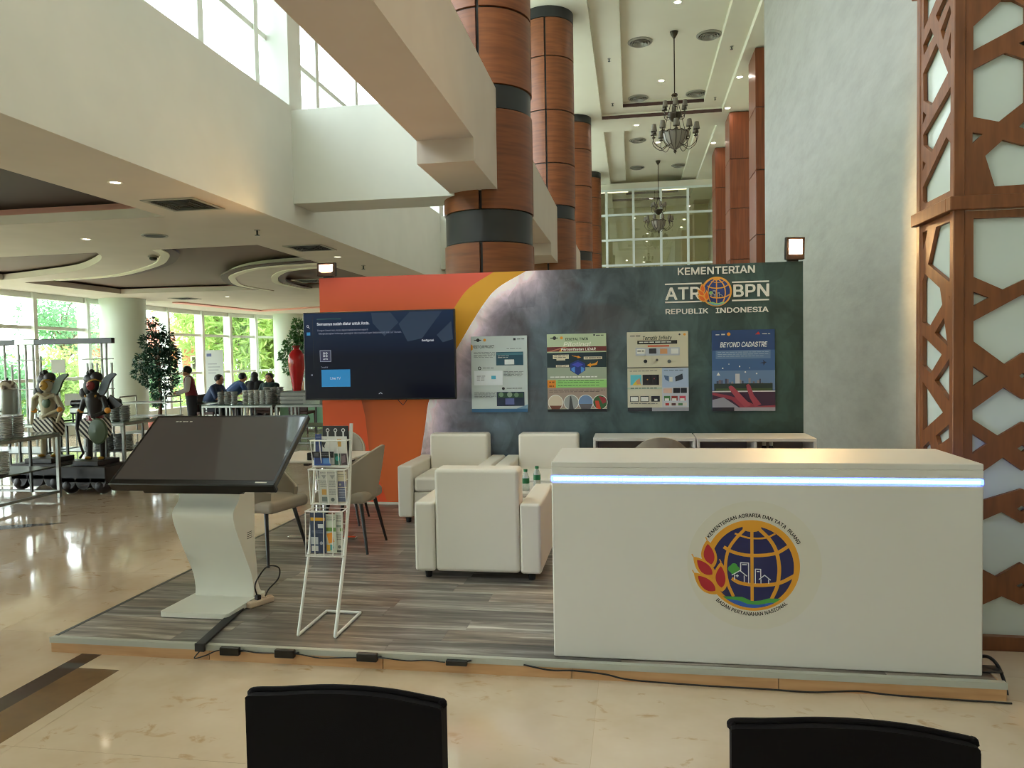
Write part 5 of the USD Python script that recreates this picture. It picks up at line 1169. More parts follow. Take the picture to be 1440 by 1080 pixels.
def leaf_mat(name, ramp, tr=.35, sc=3.0):
    return usdkit.material(stage, LK + name, {'g': ('geometry', {}), 'r': ('rgb_ramp', {'ramp': ramp}), 'p': ('principled_bsdf', {'roughness': .45}), 't': ('translucent_bsdf', {}), 'x': ('mix_closure', {'fac': tr})},
                           [('g.random_per_island', 'r.fac'), ('r.color', 'p.base_color'), ('r.color', 't.color'), ('p.BSDF', 'x.closure1'), ('t.BSDF', 'x.closure2')], surface='x.closure')
M['leaf_dark'] = leaf_mat('leaf_dark', [(0, c(26, 66, 46)), (.6, c(36, 88, 58)), (1, c(56, 108, 66))], .15)
M['leaf_mid'] = leaf_mat('leaf_mid', [(0, c(52, 98, 44)), (.6, c(76, 124, 56)), (1, c(110, 150, 74))], .3)
M['leaf_sun'] = leaf_mat('leaf_sun', [(0, c(150, 178, 92)), (.35, c(190, 206, 110)), (.75, c(224, 222, 140)), (1, c(236, 204, 120))], .5)
M['leaf_out'] = leaf_mat('leaf_out', [(0, c(104, 150, 104)), (.6, c(140, 178, 112)), (1, c(186, 200, 110))], .5)
M['bark'] = nm('bark', [(.3, c(74, 54, 42)), (.7, c(108, 82, 62))], scale=(8, 8, 2), nscale=2.0, rough=.8, world=False)
M['terracotta'] = pm('terracotta', c(150, 74, 52), .6)
def potted_tree(label, x, y, H, blobs, n, seed, mat, lean=0.0, leaf=(.075, .035)):
    rs = np.random.RandomState(seed)
    t = thing('potted_tree', label, 'plant', (x, y, 0))
    part(t, 'pot', lathe([(0, 0), (.17, 0), (.23, .42), (.25, .43), (.25, .48), (.21, .48), (.2, .42), (0, .42)], 24), M['terracotta'], 40)
    tp_ = [(0, 0, .4), (.03 + lean * .3, 0, .4 + (H - .4) * .25), (-.02 + lean * .6, .02, .4 + (H - .4) * .5), (lean, 0, .4 + (H - .4) * .8)]
    part(t, 'trunk', tube(smoothline(tp_, 5), np.linspace(.045, .018, 16), 8), M['bark'], True)
    P_, D_ = [], []
    for q, (bx_, by_, bz_, rr) in enumerate(blobs):
        k = int(n * rr ** 2 / sum(b[3] ** 2 for b in blobs))
        v = rs.normal(size=(k, 3)); v /= np.linalg.norm(v, axis=1, keepdims=True)
        r_ = rr * (.45 + .55 * rs.uniform(size=(k, 1)) ** .6) * np.array([1, 1, .85])
        P_.append(np.array([bx_, by_, bz_]) + v * r_); D_.append(v + [0, 0, -.35] + rs.normal(size=(k, 3)) * .5)
        b0 = np.array(tp_[2 if bz_ > H * .5 else 1]); part(t, 'branch', tube([b0, (b0 + [bx_, by_, bz_]) / 2 + [0, 0, .03], (bx_, by_, bz_)], [.014, .01, .005], 6), M['bark'], True)
    part(t, 'foliage', leaf_cards(np.vstack(P_), np.vstack(D_), *leaf, rs), mat, kind='stuff')
    return t
potted_tree('tall potted tree with dark green foliage beside the thick white column', -9.62, 14.0, 2.3, [(.0, 0, 2.25, .16), (-.12, 0, 2.0, .22), (.1, 0, 1.95, .25), (.25, 0, 2.1, .12), (-.3, .05, 1.6, .24), (.05, 0, 1.6, .34), (.3, 0, 1.72, .2), (-.15, 0, 1.25, .2), (.18, 0, 1.25, .24), (.05, 0, 1.0, .2), (-.42, 0, 1.35, .14), (.02, 0, .78, .12), (-.1, 0, 2.42, .1)], 4000, 2, M['leaf_dark'], .04)
potted_tree('potted tree with lighter foliage standing behind the red vase', -9.35, 20.0, 2.5, [(.1, 0, 2.35, .3), (-.1, 0, 2.05, .3), (.25, 0, 2.0, .34), (-.3, 0, 1.7, .26), (.15, 0, 1.65, .35), (-.25, 0, 1.35, .2), (.25, 0, 1.35, .3), (.0, 0, 2.6, .16)], 2600, 5, M['leaf_mid'], .05, (.1, .05))

# ---------------------------------------------------------------- banner, vase, rack and small things
bn = thing('roll_up_banner', 'tall white roll-up banner with a few lines of print and grey figures', 'banner', (-9.55, 16.0, 0))
part(bn, 'base_case', cbx(-.24, .24, -.06, .06, 0, .08, .01), M['steel'])
part(bn, 'sheet', cbx(-.22, .22, -.004, .004, .08, 1.85, .001), pm('banner_sheet', c(206, 210, 204), .5))
part(bn, 'print_block', bx(-.19, -.07, -.0055, -.004, 1.70, 1.77), ink((70, 80, 130)))
part(bn, 'text_lines', join([bx(-.16, -.16 + w_, -.0055, -.004, z, z + .018) for z, w_ in ((1.52, .22), (1.45, .3), (1.38, .26), (1.31, .2), (.98, .26))]), ink((150, 154, 156)), kind='stuff')
part(bn, 'figure_print', ext(unary_union([LineString([(-.1, .72), (-.06, .6), (-.1, .45)]).buffer(.025), LineString([(-.04, .74), (-.02, .62), (0, .5)]).buffer(.025), Point(-.08, .78).buffer(.03), LineString([(.02, .68), (.08, .55)]).buffer(.02)]), .0015, 'xz', -.004), ink((96, 98, 104)))
vs = thing('red_vase', 'tall glossy red vase on the steel table beside the wall screen', 'vase', (-6.12, 13.0, 1.02))
part(vs, 'body', lathe([(0, 0), (.07, 0), (.075, .02), (.1, .15), (.145, .42), (.155, .55), (.14, .66), (.09, .74), (.06, .76), (.055, .8), (.0, .8)], 32), pm('vase_red', c(178, 30, 32), .15), 40)
part(vs, 'neck_rim', lathe([(.055, .76), (.06, .8), (.078, .83), (.07, .835), (.05, .80)], 32), pm('vase_rim', c(120, 34, 30), .2), 40)
vb = thing('wooden_box', 'grey crate under the red vase', 'box', (-6.12, 13.05, .78))
part(vb, 'body', cbx(-.24, .24, -.24, .24, 0, .24, .005), M['steel_dark'])
part(vb, 'slat', join([cbx(-.25, .25, -.255, -.24, z, z + .05, .003) for z in (.02, .09, .16)]), M['china_grey'], kind='stuff')
dr = thing('dish_rack', 'small white wire dish rack in front of the red vase', 'rack', (-5.80, 12.9, .78))
for k in range(4):
    part(dr, 'wire_hoop', tube([(-.1 + k * .05 + .13 * (1 - math.cos(a)) * .5, -.02 * k, .15 + .17 * math.sin(a)) for a in np.linspace(0, math.pi, 12)], .006, 6), M['frame_white'], True)
part(dr, 'glass_bin', cbx(-.13, .2, -.1, .06, 0, .15, .008), M['clear_bottle'])
cm = thing('coffee_machine', 'black and white coffee grinder beside the red vase', 'machine', (-6.34, 13.4, .78))
part(cm, 'base', cbx(-.08, .08, -.1, .1, 0, .2, .01), M['china_grey'])
part(cm, 'arm', tube(smoothline([(.05, 0, .2), (.0, 0, .35), (.0, 0, .5), (.06, 0, .62)], 6), .03, 8), M['frame_white'], True)
part(cm, 'head', cyl((-.02, 0, .2), (-.02, 0, .38), .05, .04, 14), M['gloss_black'])
gt = thing('cloth_table', 'table under a pale green cloth behind the red vase', 'table', (-7.2, 16.4, 0))
part(gt, 'tabletop', cbx(-.8, .8, -.4, .4, .73, .76, .004), pm('green_cloth', c(150, 196, 160), .8))
part(gt, 'cloth_skirt', cbx(-.79, .79, -.39, .39, .05, .74, .02), pm('green_cloth2', c(142, 188, 152), .8))
jd = thing('juice_dispenser', 'small orange juice dispenser on the green cloth table', 'dispenser', (-7.6, 16.3, .76))
part(jd, 'tank', lathe([(0, .08), (.09, .08), (.09, .34), (0, .34)], 16), pm('juice', c(222, 150, 96), .2), 40)
part(jd, 'stand', lathe([(0, 0), (.1, 0), (.08, .08), (0, .08)], 16), M['steel'], 40)
part(jd, 'lid', lathe([(0, .34), (.095, .34), (.08, .38), (0, .39)], 16), M['steel'], 40)
M['brown_chair'] = pm('brown_chair', c(70, 46, 40), .6)
def cafe_chair(label, x, y, rz):
    t = thing('cafe_chair', label, 'chair', (x, y, 0), rz, group=None)
    part(t, 'seat', rbx(-.22, .22, -.22, .22, .42, .48, .02), M['brown_chair'], 40)
    part(t, 'backrest', rbx(-.22, .22, .18, .23, .48, .86, .02), M['brown_chair'], 40)
    for sx in (-1, 1):
        for sy in (-1, 1):
            part(t, 'leg', cyl((sx * .19, sy * .19, .43), (sx * .2, sy * .2, 0), .018, .014, 8), M['brown_chair'])
    return t
cf = cafe_chair('dark brown dining chair behind the long buffet table, nearest the banner', -8.1, 15.6, 180)
for x, y, rz, lb in ((-9.5, 17.7, 200, 'dark brown dining chair under the person in black'), (-7.1, 15.3, 180, 'dark brown dining chair behind the tall grey dish stacks'), (-9.31, 15.35, 90, 'dark brown dining chair under the seated person in navy'), (-9.75, 16.65, 150, 'dark brown dining chair under the slumped person in navy'), (-8.33, 16.3, 0, 'dark brown dining chair under the person in the headscarf')):
    dup(cf, (x, y, 0), rz, lb)

# ---------------------------------------------------------------- people
M['skin'] = pm('skin', c(186, 134, 104), .5)
M['hair'] = pm('hair', c(26, 22, 22), .5)
def cloth(name, col):
    return pm('cloth_' + name, c(*col), .8)
CL = dict(maroon=cloth('maroon', (112, 30, 46)), white=cloth('white', (206, 204, 204)), black=cloth('black', (30, 30, 36)), navy=cloth('navy', (46, 60, 92)), green=cloth('green', (34, 56, 58)), blue=cloth('blue', (52, 76, 120)), pale=cloth('pale', (176, 172, 160)))
def head(t, p, face, hair, long_=False, s=1.0):
    """face: heading in degrees of the nose, 0 = -y"""
    p = np.array(p)
    R_ = lambda m: move(m, tuple(p), rz=face)
    part(t, 'face', R_(join(ball((0, -.105 * s, -.01), .016, 1), ball((-.076 * s, 0, -.005), .018, 1, (.5, 1, 1.4)), ball((.076 * s, 0, -.005), .018, 1, (.5, 1, 1.4)), ball((0, -.092 * s, -.05), .02, 1, (1.2, .5, .4)))), M['skin'], True)
    part(t, 'eyes', R_(join(ball((-.032, -.088 * s, .015), .011, 1), ball((.032, -.088 * s, .015), .011, 1))), M['hair'])
    h = [ball((0, .018, .035), .098 * s, 2, (.98, 1.02, .98))]
    if long_:
        h.append(ball((0, .05, -.08), .09, 2, (1.1, .8, 1.3)))
    hm = join(h); v = hm.vertices
    k = (v[:, 1] < -.055) & (v[:, 2] < .07); v[k, 1] = -.055
    part(t, 'hair', R_(trimesh.Trimesh(v, hm.faces, process=False)), hair, 50)
def person(label, x, y, rz, z=0):
    return thing('person', label, 'person', (x, y, z), rz)
# waiter: stands and bends a little, seen from the side (local -y is forward)
wt = person('person in a maroon waistcoat, white sleeves and black trousers standing by the tree', -9.17, 14.45, -62)
K = .90
sc_ = lambda b: [(tuple(np.array(p) * K), r * K, tuple(np.array(q) * K), s * K) for p, r, q, s in b]
part(wt, 'body', body(sc_([((-.1, 0, .08), .05, (-.1, 0, .48), .06), ((-.1, 0, .48), .065, (-.08, 0, .88), .09), ((.1, .0, .08), .05, (.1, 0, .48), .06), ((.1, 0, .48), .065, (.08, 0, .88), .09), ((0, 0, .9), .12, (0, -.03, 1.1), .11), ((0, -.03, 1.1), .115, (0, -.05, 1.3), .13), ((-.12, -.05, 1.36), .07, (.12, -.05, 1.36), .07),
    ((0, -.06, 1.38), .05, (0, -.08, 1.46), .05), ((0, -.1, 1.5), .078, (0, -.085, 1.56), .088), ((-.18, -.05, 1.36), .05, (-.2, -.08, 1.12), .042), ((-.2, -.08, 1.12), .04, (-.15, -.3, 1.06), .03), ((-.15, -.3, 1.06), .028, (-.13, -.37, 1.06), .022), ((.18, -.05, 1.36), .05, (.21, -.08, 1.12), .042), ((.21, -.08, 1.12), .04, (.16, -.3, 1.04), .03), ((.16, -.3, 1.04), .028, (.14, -.37, 1.04), .022)])), M['skin'], True)
part(wt, 'trousers', body(sc_([((-.1, 0, .1), .075, (-.1, 0, .48), .085), ((-.1, 0, .48), .088, (-.08, 0, .9), .12), ((.1, .0, .1), .075, (.1, 0, .48), .085), ((.1, 0, .48), .088, (.08, 0, .9), .12), ((-.06, 0, .95), .13, (.06, 0, .95), .13)])), CL['black'], True)
part(wt, 'shirt_sleeve', body(sc_([((-.17, -.05, 1.36), .068, (-.205, -.08, 1.12), .058), ((-.205, -.08, 1.12), .056, (-.155, -.28, 1.06), .042)])), CL['white'], True)
part(wt, 'shirt_sleeve', body(sc_([((.17, -.05, 1.36), .068, (.215, -.08, 1.12), .058), ((.215, -.08, 1.12), .056, (.165, -.28, 1.04), .042)])), CL['white'], True)
part(wt, 'shirt_collar', body(sc_([((0, -.06, 1.38), .072, (0, -.07, 1.42), .066)])), CL['white'], True)
part(wt, 'waistcoat', body(sc_([((-.05, 0, .98), .135, (-.05, -.03, 1.15), .125), ((.05, 0, .98), .135, (.05, -.03, 1.15), .125), ((-.07, -.03, 1.15), .125, (-.08, -.05, 1.34), .105), ((.07, -.03, 1.15), .125, (.08, -.05, 1.34), .105)])), CL['maroon'], True)
for s in (-1, 1):
    part(wt, 'shoe', rbx(s * .1 * K - .045, s * .1 * K + .045, -.17, .07, 0, .08, .03), CL['black'], 40)
head(wt, np.array((0, -.095, 1.535)) * K, 0, M['hair'], s=.95)
def sitter(label, x, y, rz, top, face=0, hair=None, long_=False, lean=.1, arms=True):
    t = person(label, x, y, rz)
    q = -lean
    part(t, 'body', body([((-.09, .05, .52), .085, (-.1, -.36, .5), .065), ((.09, .05, .52), .085, (.1, -.36, .5), .065), ((-.1, -.36, .5), .06, (-.1, -.38, .08), .045), ((.1, -.36, .5), .06, (.1, -.38, .08), .045), ((0, .06, .54), .12, (0, .04 + q * .4, .74), .11), ((0, .04 + q * .4, .74), .115, (0, q, .95), .12), ((-.12, q, 1.0), .065, (.12, q, 1.0), .065),
        ((0, q, 1.02), .05, (0, q * 1.2, 1.1), .05), ((0, q * 1.3 - .01, 1.15), .078, (0, q * 1.3, 1.2), .088), ((-.18, q, 1.0), .05, (-.22, q - .12, .78), .042), ((-.22, q - .12, .78), .04, (-.1, q - .34, .82), .028), ((.18, q, 1.0), .05, (.22, q - .12, .78), .042), ((.22, q - .12, .78), .04, (.1, q - .34, .82), .028)]), M['skin'], True)
    part(t, 'shirt', body([((-.03, .06, .56), .135, (-.04, .04 + q * .4, .74), .125), ((.03, .06, .56), .135, (.04, .04 + q * .4, .74), .125), ((-.05, .04 + q * .4, .74), .135, (-.06, q, .96), .132), ((.05, .04 + q * .4, .74), .135, (.06, q, .96), .132), ((-.13, q, 1.0), .08, (.13, q, 1.0), .08), ((0, q, .98), .11, (0, q * 1.05, 1.04), .072), ((-.17, q, 1.0), .068, (-.22, q - .1, .8), .056), ((.17, q, 1.0), .068, (.22, q - .1, .8), .056)]), top, True)
    part(t, 'trousers', body([((-.09, .05, .52), .105, (-.1, -.36, .5), .08), ((.09, .05, .52), .105, (.1, -.36, .5), .08), ((-.1, -.36, .5), .078, (-.1, -.38, .1), .06), ((.1, -.36, .5), .078, (.1, -.38, .1), .06)]), CL['black'], True)
    for s in (-1, 1):
        part(t, 'shoe', rbx(s * .1 - .04, s * .1 + .04, -.5, -.3, 0, .08, .03), CL['black'], 40)
    head(t, (0, q * 1.3 - .005, 1.175), face, hair or M['hair'], long_)
    return t
sitter('seated person in a navy shirt working at the low table behind the waistcoat', -9.32, 15.35, 90, CL['navy'], lean=.2)
sitter('seated person in black with dark tied hair, seen from behind', -9.5, 17.7, 200, CL['black'], long_=True)
sitter('seated person in a dark headscarf facing the booth', -8.33, 16.3, 0, CL['green'], hair=pm('scarf', c(54, 44, 48), .8), long_=True, lean=.05)
sitter('seated person in navy bent low beside the banner', -9.75, 16.65, 150, CL['blue'], lean=.42)
# ---------------------------------------------------------------- ceiling fixtures
M['spot_trim'] = pm('spot_trim', c(222, 216, 200), .4)
M['vent_white'] = pm('vent_white', c(150, 146, 134), .5)
M['vent_dark'] = pm('vent_dark', c(34, 32, 30), .6)
glow = em('downlight_glow', c(255, 236, 206), 16.0)
glow_hall = em('downlight_glow_hall', c(255, 242, 228), 200.0)
def downlight(label, x, y, z, r=.042, group=None):
    t = thing('downlight', label, 'lamp', (x, y, z), group=group)
    part(t, 'trim_ring', lathe([(r, 0), (r * 1.45, 0), (r * 1.4, -.008), (r, -.006)], 20), M['spot_trim'], 30)
    part(t, 'lamp', cyl((0, 0, -.004), (0, 0, -.001), r, n=20), glow_hall if z > 5 else glow)
    return t
d0 = downlight('small recessed downlight in the low soffit above the nearest square vent', -4.23, 5.68, 3.1)
for x, y, lb in ((-6.5, 8.17, 'small recessed downlight in the low soffit between the red cove and the curved tongue'), (-4.27, 10.53, 'small recessed downlight in the low soffit above the lit corner floodlight'), (-9.35, 16.3, 'small recessed downlight in the far strip of low ceiling above the windows')):
    dup(d0, (x, y, 3.1), 0, lb)
h0 = downlight('recessed downlight in the high ceiling tray nearest the camera', .957, 15.317, 8.49, .062)
for x, y, z, lb in ((.80, 19.577, 8.49, 'recessed downlight in the high tray behind the nearer chandelier rod'), (.193, 22.2, 8.2, 'recessed downlight between the two ceiling trays'), (2.62, 18.9, 8.2, 'recessed downlight in the high ceiling beside the nearest pilaster'), (2.62, 21.2, 8.2, 'recessed downlight in the high ceiling by the middle pilaster'), (2.6, 24.6, 8.2, 'recessed downlight in the high ceiling by the farthest pilaster'), (.95, 12.3, 8.49, 'recessed downlight in the high ceiling tray above the picture'), (.9, 25.2, 8.49, 'recessed downlight in the far ceiling tray'), (.9, 1.5, 8.2, 'recessed downlight in the high ceiling over the foreground chairs'), (.9, 4.2, 8.2, 'recessed downlight in the high ceiling over the reception counter'), (.9, 7.0, 8.2, 'recessed downlight in the high ceiling over the backdrop'), (-.3, 2.8, 8.2, 'recessed downlight in the high ceiling over the platform edge'), (2.0, 2.8, 8.2, 'recessed downlight in the high ceiling before the lattice tower'), (-.3, 5.6, 8.2, 'recessed downlight in the high ceiling over the armchairs'), (-.3, 0, 8.2, 'recessed downlight in the high ceiling over the camera, beam side'), (1.9, 0, 8.2, 'recessed downlight in the high ceiling over the camera, wall side')):
    dup(h0, (x, y, z), 0, lb)
def square_vent(label, x, y, z, s=.3, rz=0):
    t = thing('square_vent', label, 'vent', (x, y, z), rz)
    ring = lambda a, b: sbox(-a, -a, a, a).difference(sbox(-b, -b, b, b))
    part(t, 'backing', ext(sbox(-s * .9, -s * .9, s * .9, s * .9), .004, at=-.006), M['vent_dark'])
    part(t, 'frame', ext(ring(s, s * .86), .012, at=-.012), M['vent_white'])
    for k in range(4):
        a = s * (.76 - .17 * k)
        part(t, 'louvre', ext(ring(a, a - s * .05), .008, at=-.014 - .004 * k), M['vent_dark'])
    return t
v0 = square_vent('square louvred ceiling vent in the low soffit nearest the camera', -4.21, 6.61, 3.1, .27)
for x, y, lb in ((-4.26, 9.56, 'square louvred ceiling vent in the low soffit before the brown recess corner'), (-6.05, 12.1 + 1.45, 'square louvred ceiling vent on the far curved tongue'), (-10.5, 16.4, 'square louvred ceiling vent in the far strip above the windows')):
    dup(v0, (x, y, 3.1), 0, lb)
def round_vent(label, x, y, z, r=.27):
    t = thing('round_vent', label, 'vent', (x, y, z))
    part(t, 'rim', lathe([(r, 0), (r, -.02), (r * .84, -.035), (r * .8, -.005)], 28), M['vent_white'], 30)
    for k in (.66, .46, .26):
        part(t, 'cone_ring', lathe([(r * k, -.004), (r * (k + .1), -.05), (r * (k + .06), -.055), (r * (k - .06), -.01)], 28), M['vent_white'], 30)
    part(t, 'backing', cyl((0, 0, -.003), (0, 0, -.001), r * .82, n=28), M['vent_dark'])
    return t
r0_ = round_vent('round ceiling diffuser in the nearer tray, on the column side, close to the camera', .244, 17.07, 8.49)
for x, y, lb in ((1.72, 17.0, 'round ceiling diffuser in the nearer tray, on the pilaster side, close to the camera'), (.23, 20.75, 'round ceiling diffuser at the far end of the nearer tray, on the column side'), (1.75, 20.7, 'round ceiling diffuser at the far end of the nearer tray, on the pilaster side'), (.25, 24.8, 'round ceiling diffuser in the far tray, on the column side'), (1.76, 28.4, 'round ceiling diffuser in the far tray beside the far chandelier'), (.25, 28.4, 'round ceiling diffuser in the far tray next to the glass screen')):
    dup(r0_, (x, y, 8.49), 0, lb)
def sprinkler(label, x, y, z):
    t = thing('sprinkler', label, 'sprinkler', (x, y, z))
    part(t, 'plate', cyl((0, 0, -.008), (0, 0, 0), .035, n=14), M['vent_white'])
    part(t, 'stem', cyl((0, 0, -.06), (0, 0, -.005), .012, n=8), M['steel_dark'])
    part(t, 'deflector', cyl((0, 0, -.068), (0, 0, -.06), .028, n=12), M['steel_dark'])
    return t
s0 = sprinkler('small ceiling sprinkler in the low soffit by the brown recess corner', -4.25, 8.1, 3.1)
for x, y, z, lb in ((-4.27, 11.6, 3.1, 'small ceiling sprinkler in the low soffit above the orange backdrop'), (2.24, 17.36, 8.34, 'small ceiling sprinkler on the tray step, on the pilaster side near the camera'), (-.45, 17.5, 8.34, 'small ceiling sprinkler on the tray step, on the column side near the camera'), (2.24, 20.7, 8.34, 'small ceiling sprinkler on the tray step, on the pilaster side farther off'), (-.45, 20.6, 8.34, 'small ceiling sprinkler on the tray step, on the column side farther off')):
    dup(s0, (x, y, z), 0, lb)
sp = thing('ceiling_speaker', 'round flush ceiling speaker in the low soffit', 'speaker', (-5.58, 8.15, 3.1))
part(sp, 'grille', lathe([(0, -.01), (.11, -.01), (.13, -.004), (.13, 0)], 24), M['vent_dark'], 30)
part(sp, 'ring', lathe([(.12, 0), (.15, 0), (.145, -.012), (.12, -.01)], 24), M['vent_white'], 30)
sm = thing('smoke_detector', 'small smoke detector on the nearer curved tongue', 'detector', (-6.62, 9.62, 3.083))
part(sm, 'base', cyl((0, 0, -.02), (0, 0, 0), .07, n=20), M['vent_white'])
part(sm, 'sensor', lathe([(.05, -.02), (.05, -.045), (.03, -.06), (0, -.06)], 20), M['vent_dark'], 30)

# ---------------------------------------------------------------- chandeliers
M['bronze'] = pm('bronze', c(66, 56, 42), .4, .6)
M['shade'] = pm('shade', c(112, 104, 90), .6, transmission_weight=0.0)
M['bowl_glass'] = pm('bowl_glass', c(134, 126, 112), .35)
chn = thing('chandelier', 'two tiered bronze chandelier with small shades, the nearer of the pair', 'chandelier', (.96, 16.7, 8.49), group=None)
part(chn, 'canopy', lathe([(0, 0), (.09, 0), (.07, -.06), (.02, -.14), (0, -.14)], 18), M['bronze'], 40)
part(chn, 'rod', cyl((0, 0, -1.34), (0, 0, -.1), .012, n=8), M['bronze'])
part(chn, 'top_plate', lathe([(0, -1.31), (.06, -1.32), (.07, -1.35), (.03, -1.37), (0, -1.37)], 18), M['bronze'], 40)
for k in range(4):
    a = k * math.pi / 2 + .4
    part(chn, 'chain', cyl((.05 * math.cos(a), .05 * math.sin(a), -1.36), (.25 * math.cos(a), .25 * math.sin(a), -2.12), .007, n=6), M['bronze'])
part(chn, 'upper_bowl', lathe([(0, -1.92), (.03, -1.92), (.1, -1.87), (.15, -1.78), (.155, -1.74), (.145, -1.74), (.09, -1.85), (0, -1.89)], 24), M['bronze'], 40)
part(chn, 'lower_bowl', lathe([(0, -2.5), (.05, -2.49), (.14, -2.42), (.22, -2.3), (.26, -2.14), (.25, -2.14), (.2, -2.3), (.12, -2.41), (0, -2.47)], 24), M['bowl_glass'], 40)
for k in range(12):
    a = k * math.pi / 6
    part(chn, 'bowl_rib', tube([(r * math.cos(a), r * math.sin(a), z) for r, z in ((.03, -2.5), (.145, -2.42), (.225, -2.3), (.265, -2.14))], .005, 5), M['bronze'])
part(chn, 'bowl_rim', tube([(.265 * math.cos(a), .265 * math.sin(a), -2.14 + .012 * math.cos(12 * a)) for a in np.linspace(0, 2 * math.pi, 48)], .012, 6), M['bronze'])
part(chn, 'finial', join(ball((0, 0, -2.54), .035, 1), cyl((0, 0, -2.6), (0, 0, -2.52), .004, .02)), M['bronze'])
def candle(x, y, z, s):
    part(chn, 'shade', lathe([(.058 * s, 0), (.04 * s, .13 * s), (.038 * s, .13 * s), (.056 * s, 0)], 12, (x, y, z)), M['shade'], 40)
    part(chn, 'drip_cup', join(lathe([(0, -.06 * s), (.03 * s, -.055 * s), (.036 * s, -.04 * s), (.01 * s, -.035 * s), (.01 * s, .01), (0, .01)], 10, (x, y, z))), M['bronze'], 40)
for n, R_, z0, zc, s, zr_ in ((6, .24, -1.84, -1.62, 1.0, -1.8), (10, .47, -2.42, -2.13, 1.15, -2.3)):
    for k in range(n):
        a = (k + .5) * 2 * math.pi / n
        ca, sa = math.cos(a), math.sin(a)
        pr = smoothline([(R_ * .35, z0 + .02), (R_ * .65, z0 - .06 * (n > 6)), (R_ * .95, z0 + .03), (R_ * 1.05, z0 + .12), (R_, zc - .07)], 5)
        part(chn, 'arm', tube([(r * ca, r * sa, z) for r, z in pr], .007, 5), M['bronze'])
        candle(R_ * ca, R_ * sa, zc, s)
dup(chn, (.985, 27.6, 8.49), 15, 'two tiered bronze chandelier with small shades, the farther one before the glass screen')

# ---------------------------------------------------------------- outside: lawn, trees, house
solo('lawn', bx(-90, -12.9, -30, 80, -.35, -.2), nm('lawn', [(.3, c(96, 130, 60)), (.7, c(150, 172, 92))], nscale=.6, rough=.9, detail=8), 'sunlit lawn outside the glass front', 'lawn', kind='stuff')
solo('garden_path', bx(-17.5, -14.5, -30, 60, -.2, -.18), nm('path', [(.3, c(190, 180, 170)), (.7, c(214, 206, 196))], nscale=2.0, rough=.9), 'pale paved path outside along the glass front', 'path')
def big_tree(label, x, y, H, R_, n, seed, mat, leaf, trunk=True, base=1.2, cluster=26):
    rs = np.random.RandomState(seed)
    t = thing('garden_tree', label, 'tree', (x, y, -.2))
    part(t, 'trunk', tube(smoothline([(0, 0, 0), (.1, 0, H * .25), (-.05, .05, H * .5), (0, 0, H * .8)], 4), np.linspace(.16, .05, 13), 8), M['bark'], True)
    cs = []
    while len(cs) < cluster:
        p = rs.uniform(-1, 1, 3)
        if .25 < np.linalg.norm(p) < 1:
            cs.append(np.array([p[0] * R_, p[1] * R_, base + (H - base) * (.5 + .5 * p[2])]))
    br = []
    for q in cs:
        b0 = np.array([0, 0, min(q[2] * .75, H * .75)]); br.append(tube([b0, (b0 + q) / 2 + [0, 0, .1], q], [.04, .025, .01], 5))
    part(t, 'branches', join(br), M['bark'], True, kind='stuff')
    k = n // cluster
    P_ = np.vstack([q + rs.normal(size=(k, 3)) * R_ * .19 for q in cs])
    D_ = np.vstack([rs.normal(size=(k, 3)) * .8 + [0, 0, -.2] for q in cs])
    part(t, 'foliage', leaf_cards(P_, D_, *leaf, rs), mat, kind='stuff')
    return t
big_tree('broad yellow green tree outside the middle windows, nearest the banner', -16.2, 29.0, 5.6, 2.4, 7000, 1, M['leaf_sun'], (.42, .11), base=.9, cluster=34)
big_tree('yellow green tree outside the windows behind the seated people', -14.6, 31.6, 6.0, 2.3, 7000, 2, M['leaf_sun'], (.42, .11), base=.9, cluster=32)
big_tree('tree outside the windows beside the farther white column', -13.2, 34.5, 6.0, 2.2, 6000, 3, M['leaf_out'], (.36, .1), base=.7)
big_tree('slender tree outside the windows nearest the thick white column', -21.0, 25.0, 4.6, 1.7, 2600, 4, M['leaf_out'], (.2, .08), base=2.0, cluster=20)
big_tree('low bushy tree outside behind the tube screen', -18.6, 21.0, 1.9, 1.9, 4600, 5, M['leaf_sun'], (.2, .08), base=.3, cluster=30)
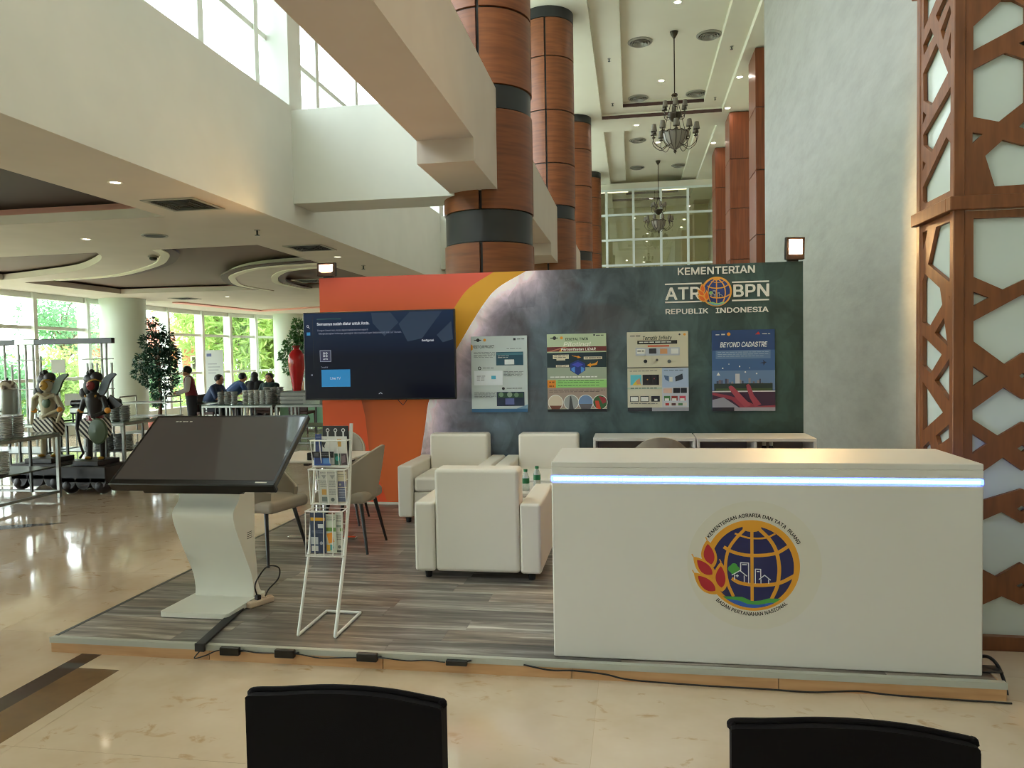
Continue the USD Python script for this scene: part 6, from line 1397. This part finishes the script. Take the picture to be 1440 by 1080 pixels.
big_tree('low bushy tree outside behind the first statue', -18.4, 18.6, 1.8, 1.7, 4000, 6, M['leaf_out'], (.2, .08), base=.3, cluster=26)
big_tree('low shrub outside below the yellow green trees', -15.3, 25.6, 1.5, 1.3, 3200, 7, M['leaf_sun'], (.16, .06), base=.2, cluster=20)
big_tree('round shrub outside beside the brick house', -19.6, 28.2, 1.6, 1.4, 3200, 8, M['leaf_out'], (.16, .06), base=.2, cluster=20)
hs = thing('house', 'low brick house with an orange roof and white posts beyond the garden', 'house', (-24.6, 35.5, -.2), 35)
part(hs, 'wall', bx(-3.6, 3.6, 0, 4, 0, 2.6), usdkit.material(stage, LK + 'brickwork', {'t': ('texture_coordinate', {}), 'm': ('mapping', {'rotation': (1.5708, 0, 0)}), 'b': ('brick_texture', {'color1': c(206, 120, 84), 'color2': c(190, 104, 74), 'mortar': c(210, 190, 170), 'scale': 3.0}), 'p': ('principled_bsdf', {'roughness': .8})}, [('t.object', 'm.vector'), ('m.vector', 'b.vector'), ('b.color', 'p.base_color')], surface='p.BSDF'))
part(hs, 'roof', ext(Polygon([(-1.4, 2.5), (2, 4.0), (5, 2.5), (5, 2.65), (2, 4.2), (-1.4, 2.65)]), 8.4, 'yz', 4.2), pm('roof_orange', c(206, 120, 92), .7))
for x in (-3.4, -1.2, 1.2, 3.4):
    part(hs, 'post', cbx(x - .1, x + .1, -1.2, -1.0, 0, 2.5), M['frame_white'])
for x in (-2.3, 0, 2.3):
    w_ = part(hs, 'window', cbx(x - .55, x + .55, -.04, 0, .9, 2.1), M['frame_white'])
    part(w_, 'glazing', bx(x - .47, x + .47, -.05, -.035, .98, 2.02), M['gloss_black'])

# light panels over the room behind the glass screen
lp = thing('light_panel', 'ceiling light panel in the room behind the far glass screen', 'lamp', (0, 30.45, 8.2))
part(lp, 'frame', cbx(-1.3, -.05, -.6, .6, -.05, 0, .005), M['frame_white'])
part(lp, 'diffuser', bx(-1.25, -.1, -.55, .55, -.056, -.05), em('panel_glow', c(255, 240, 205), 3.0))
dup(lp, (2.4, 30.45, 8.2), 0, 'second ceiling light panel in the room behind the far glass screen')
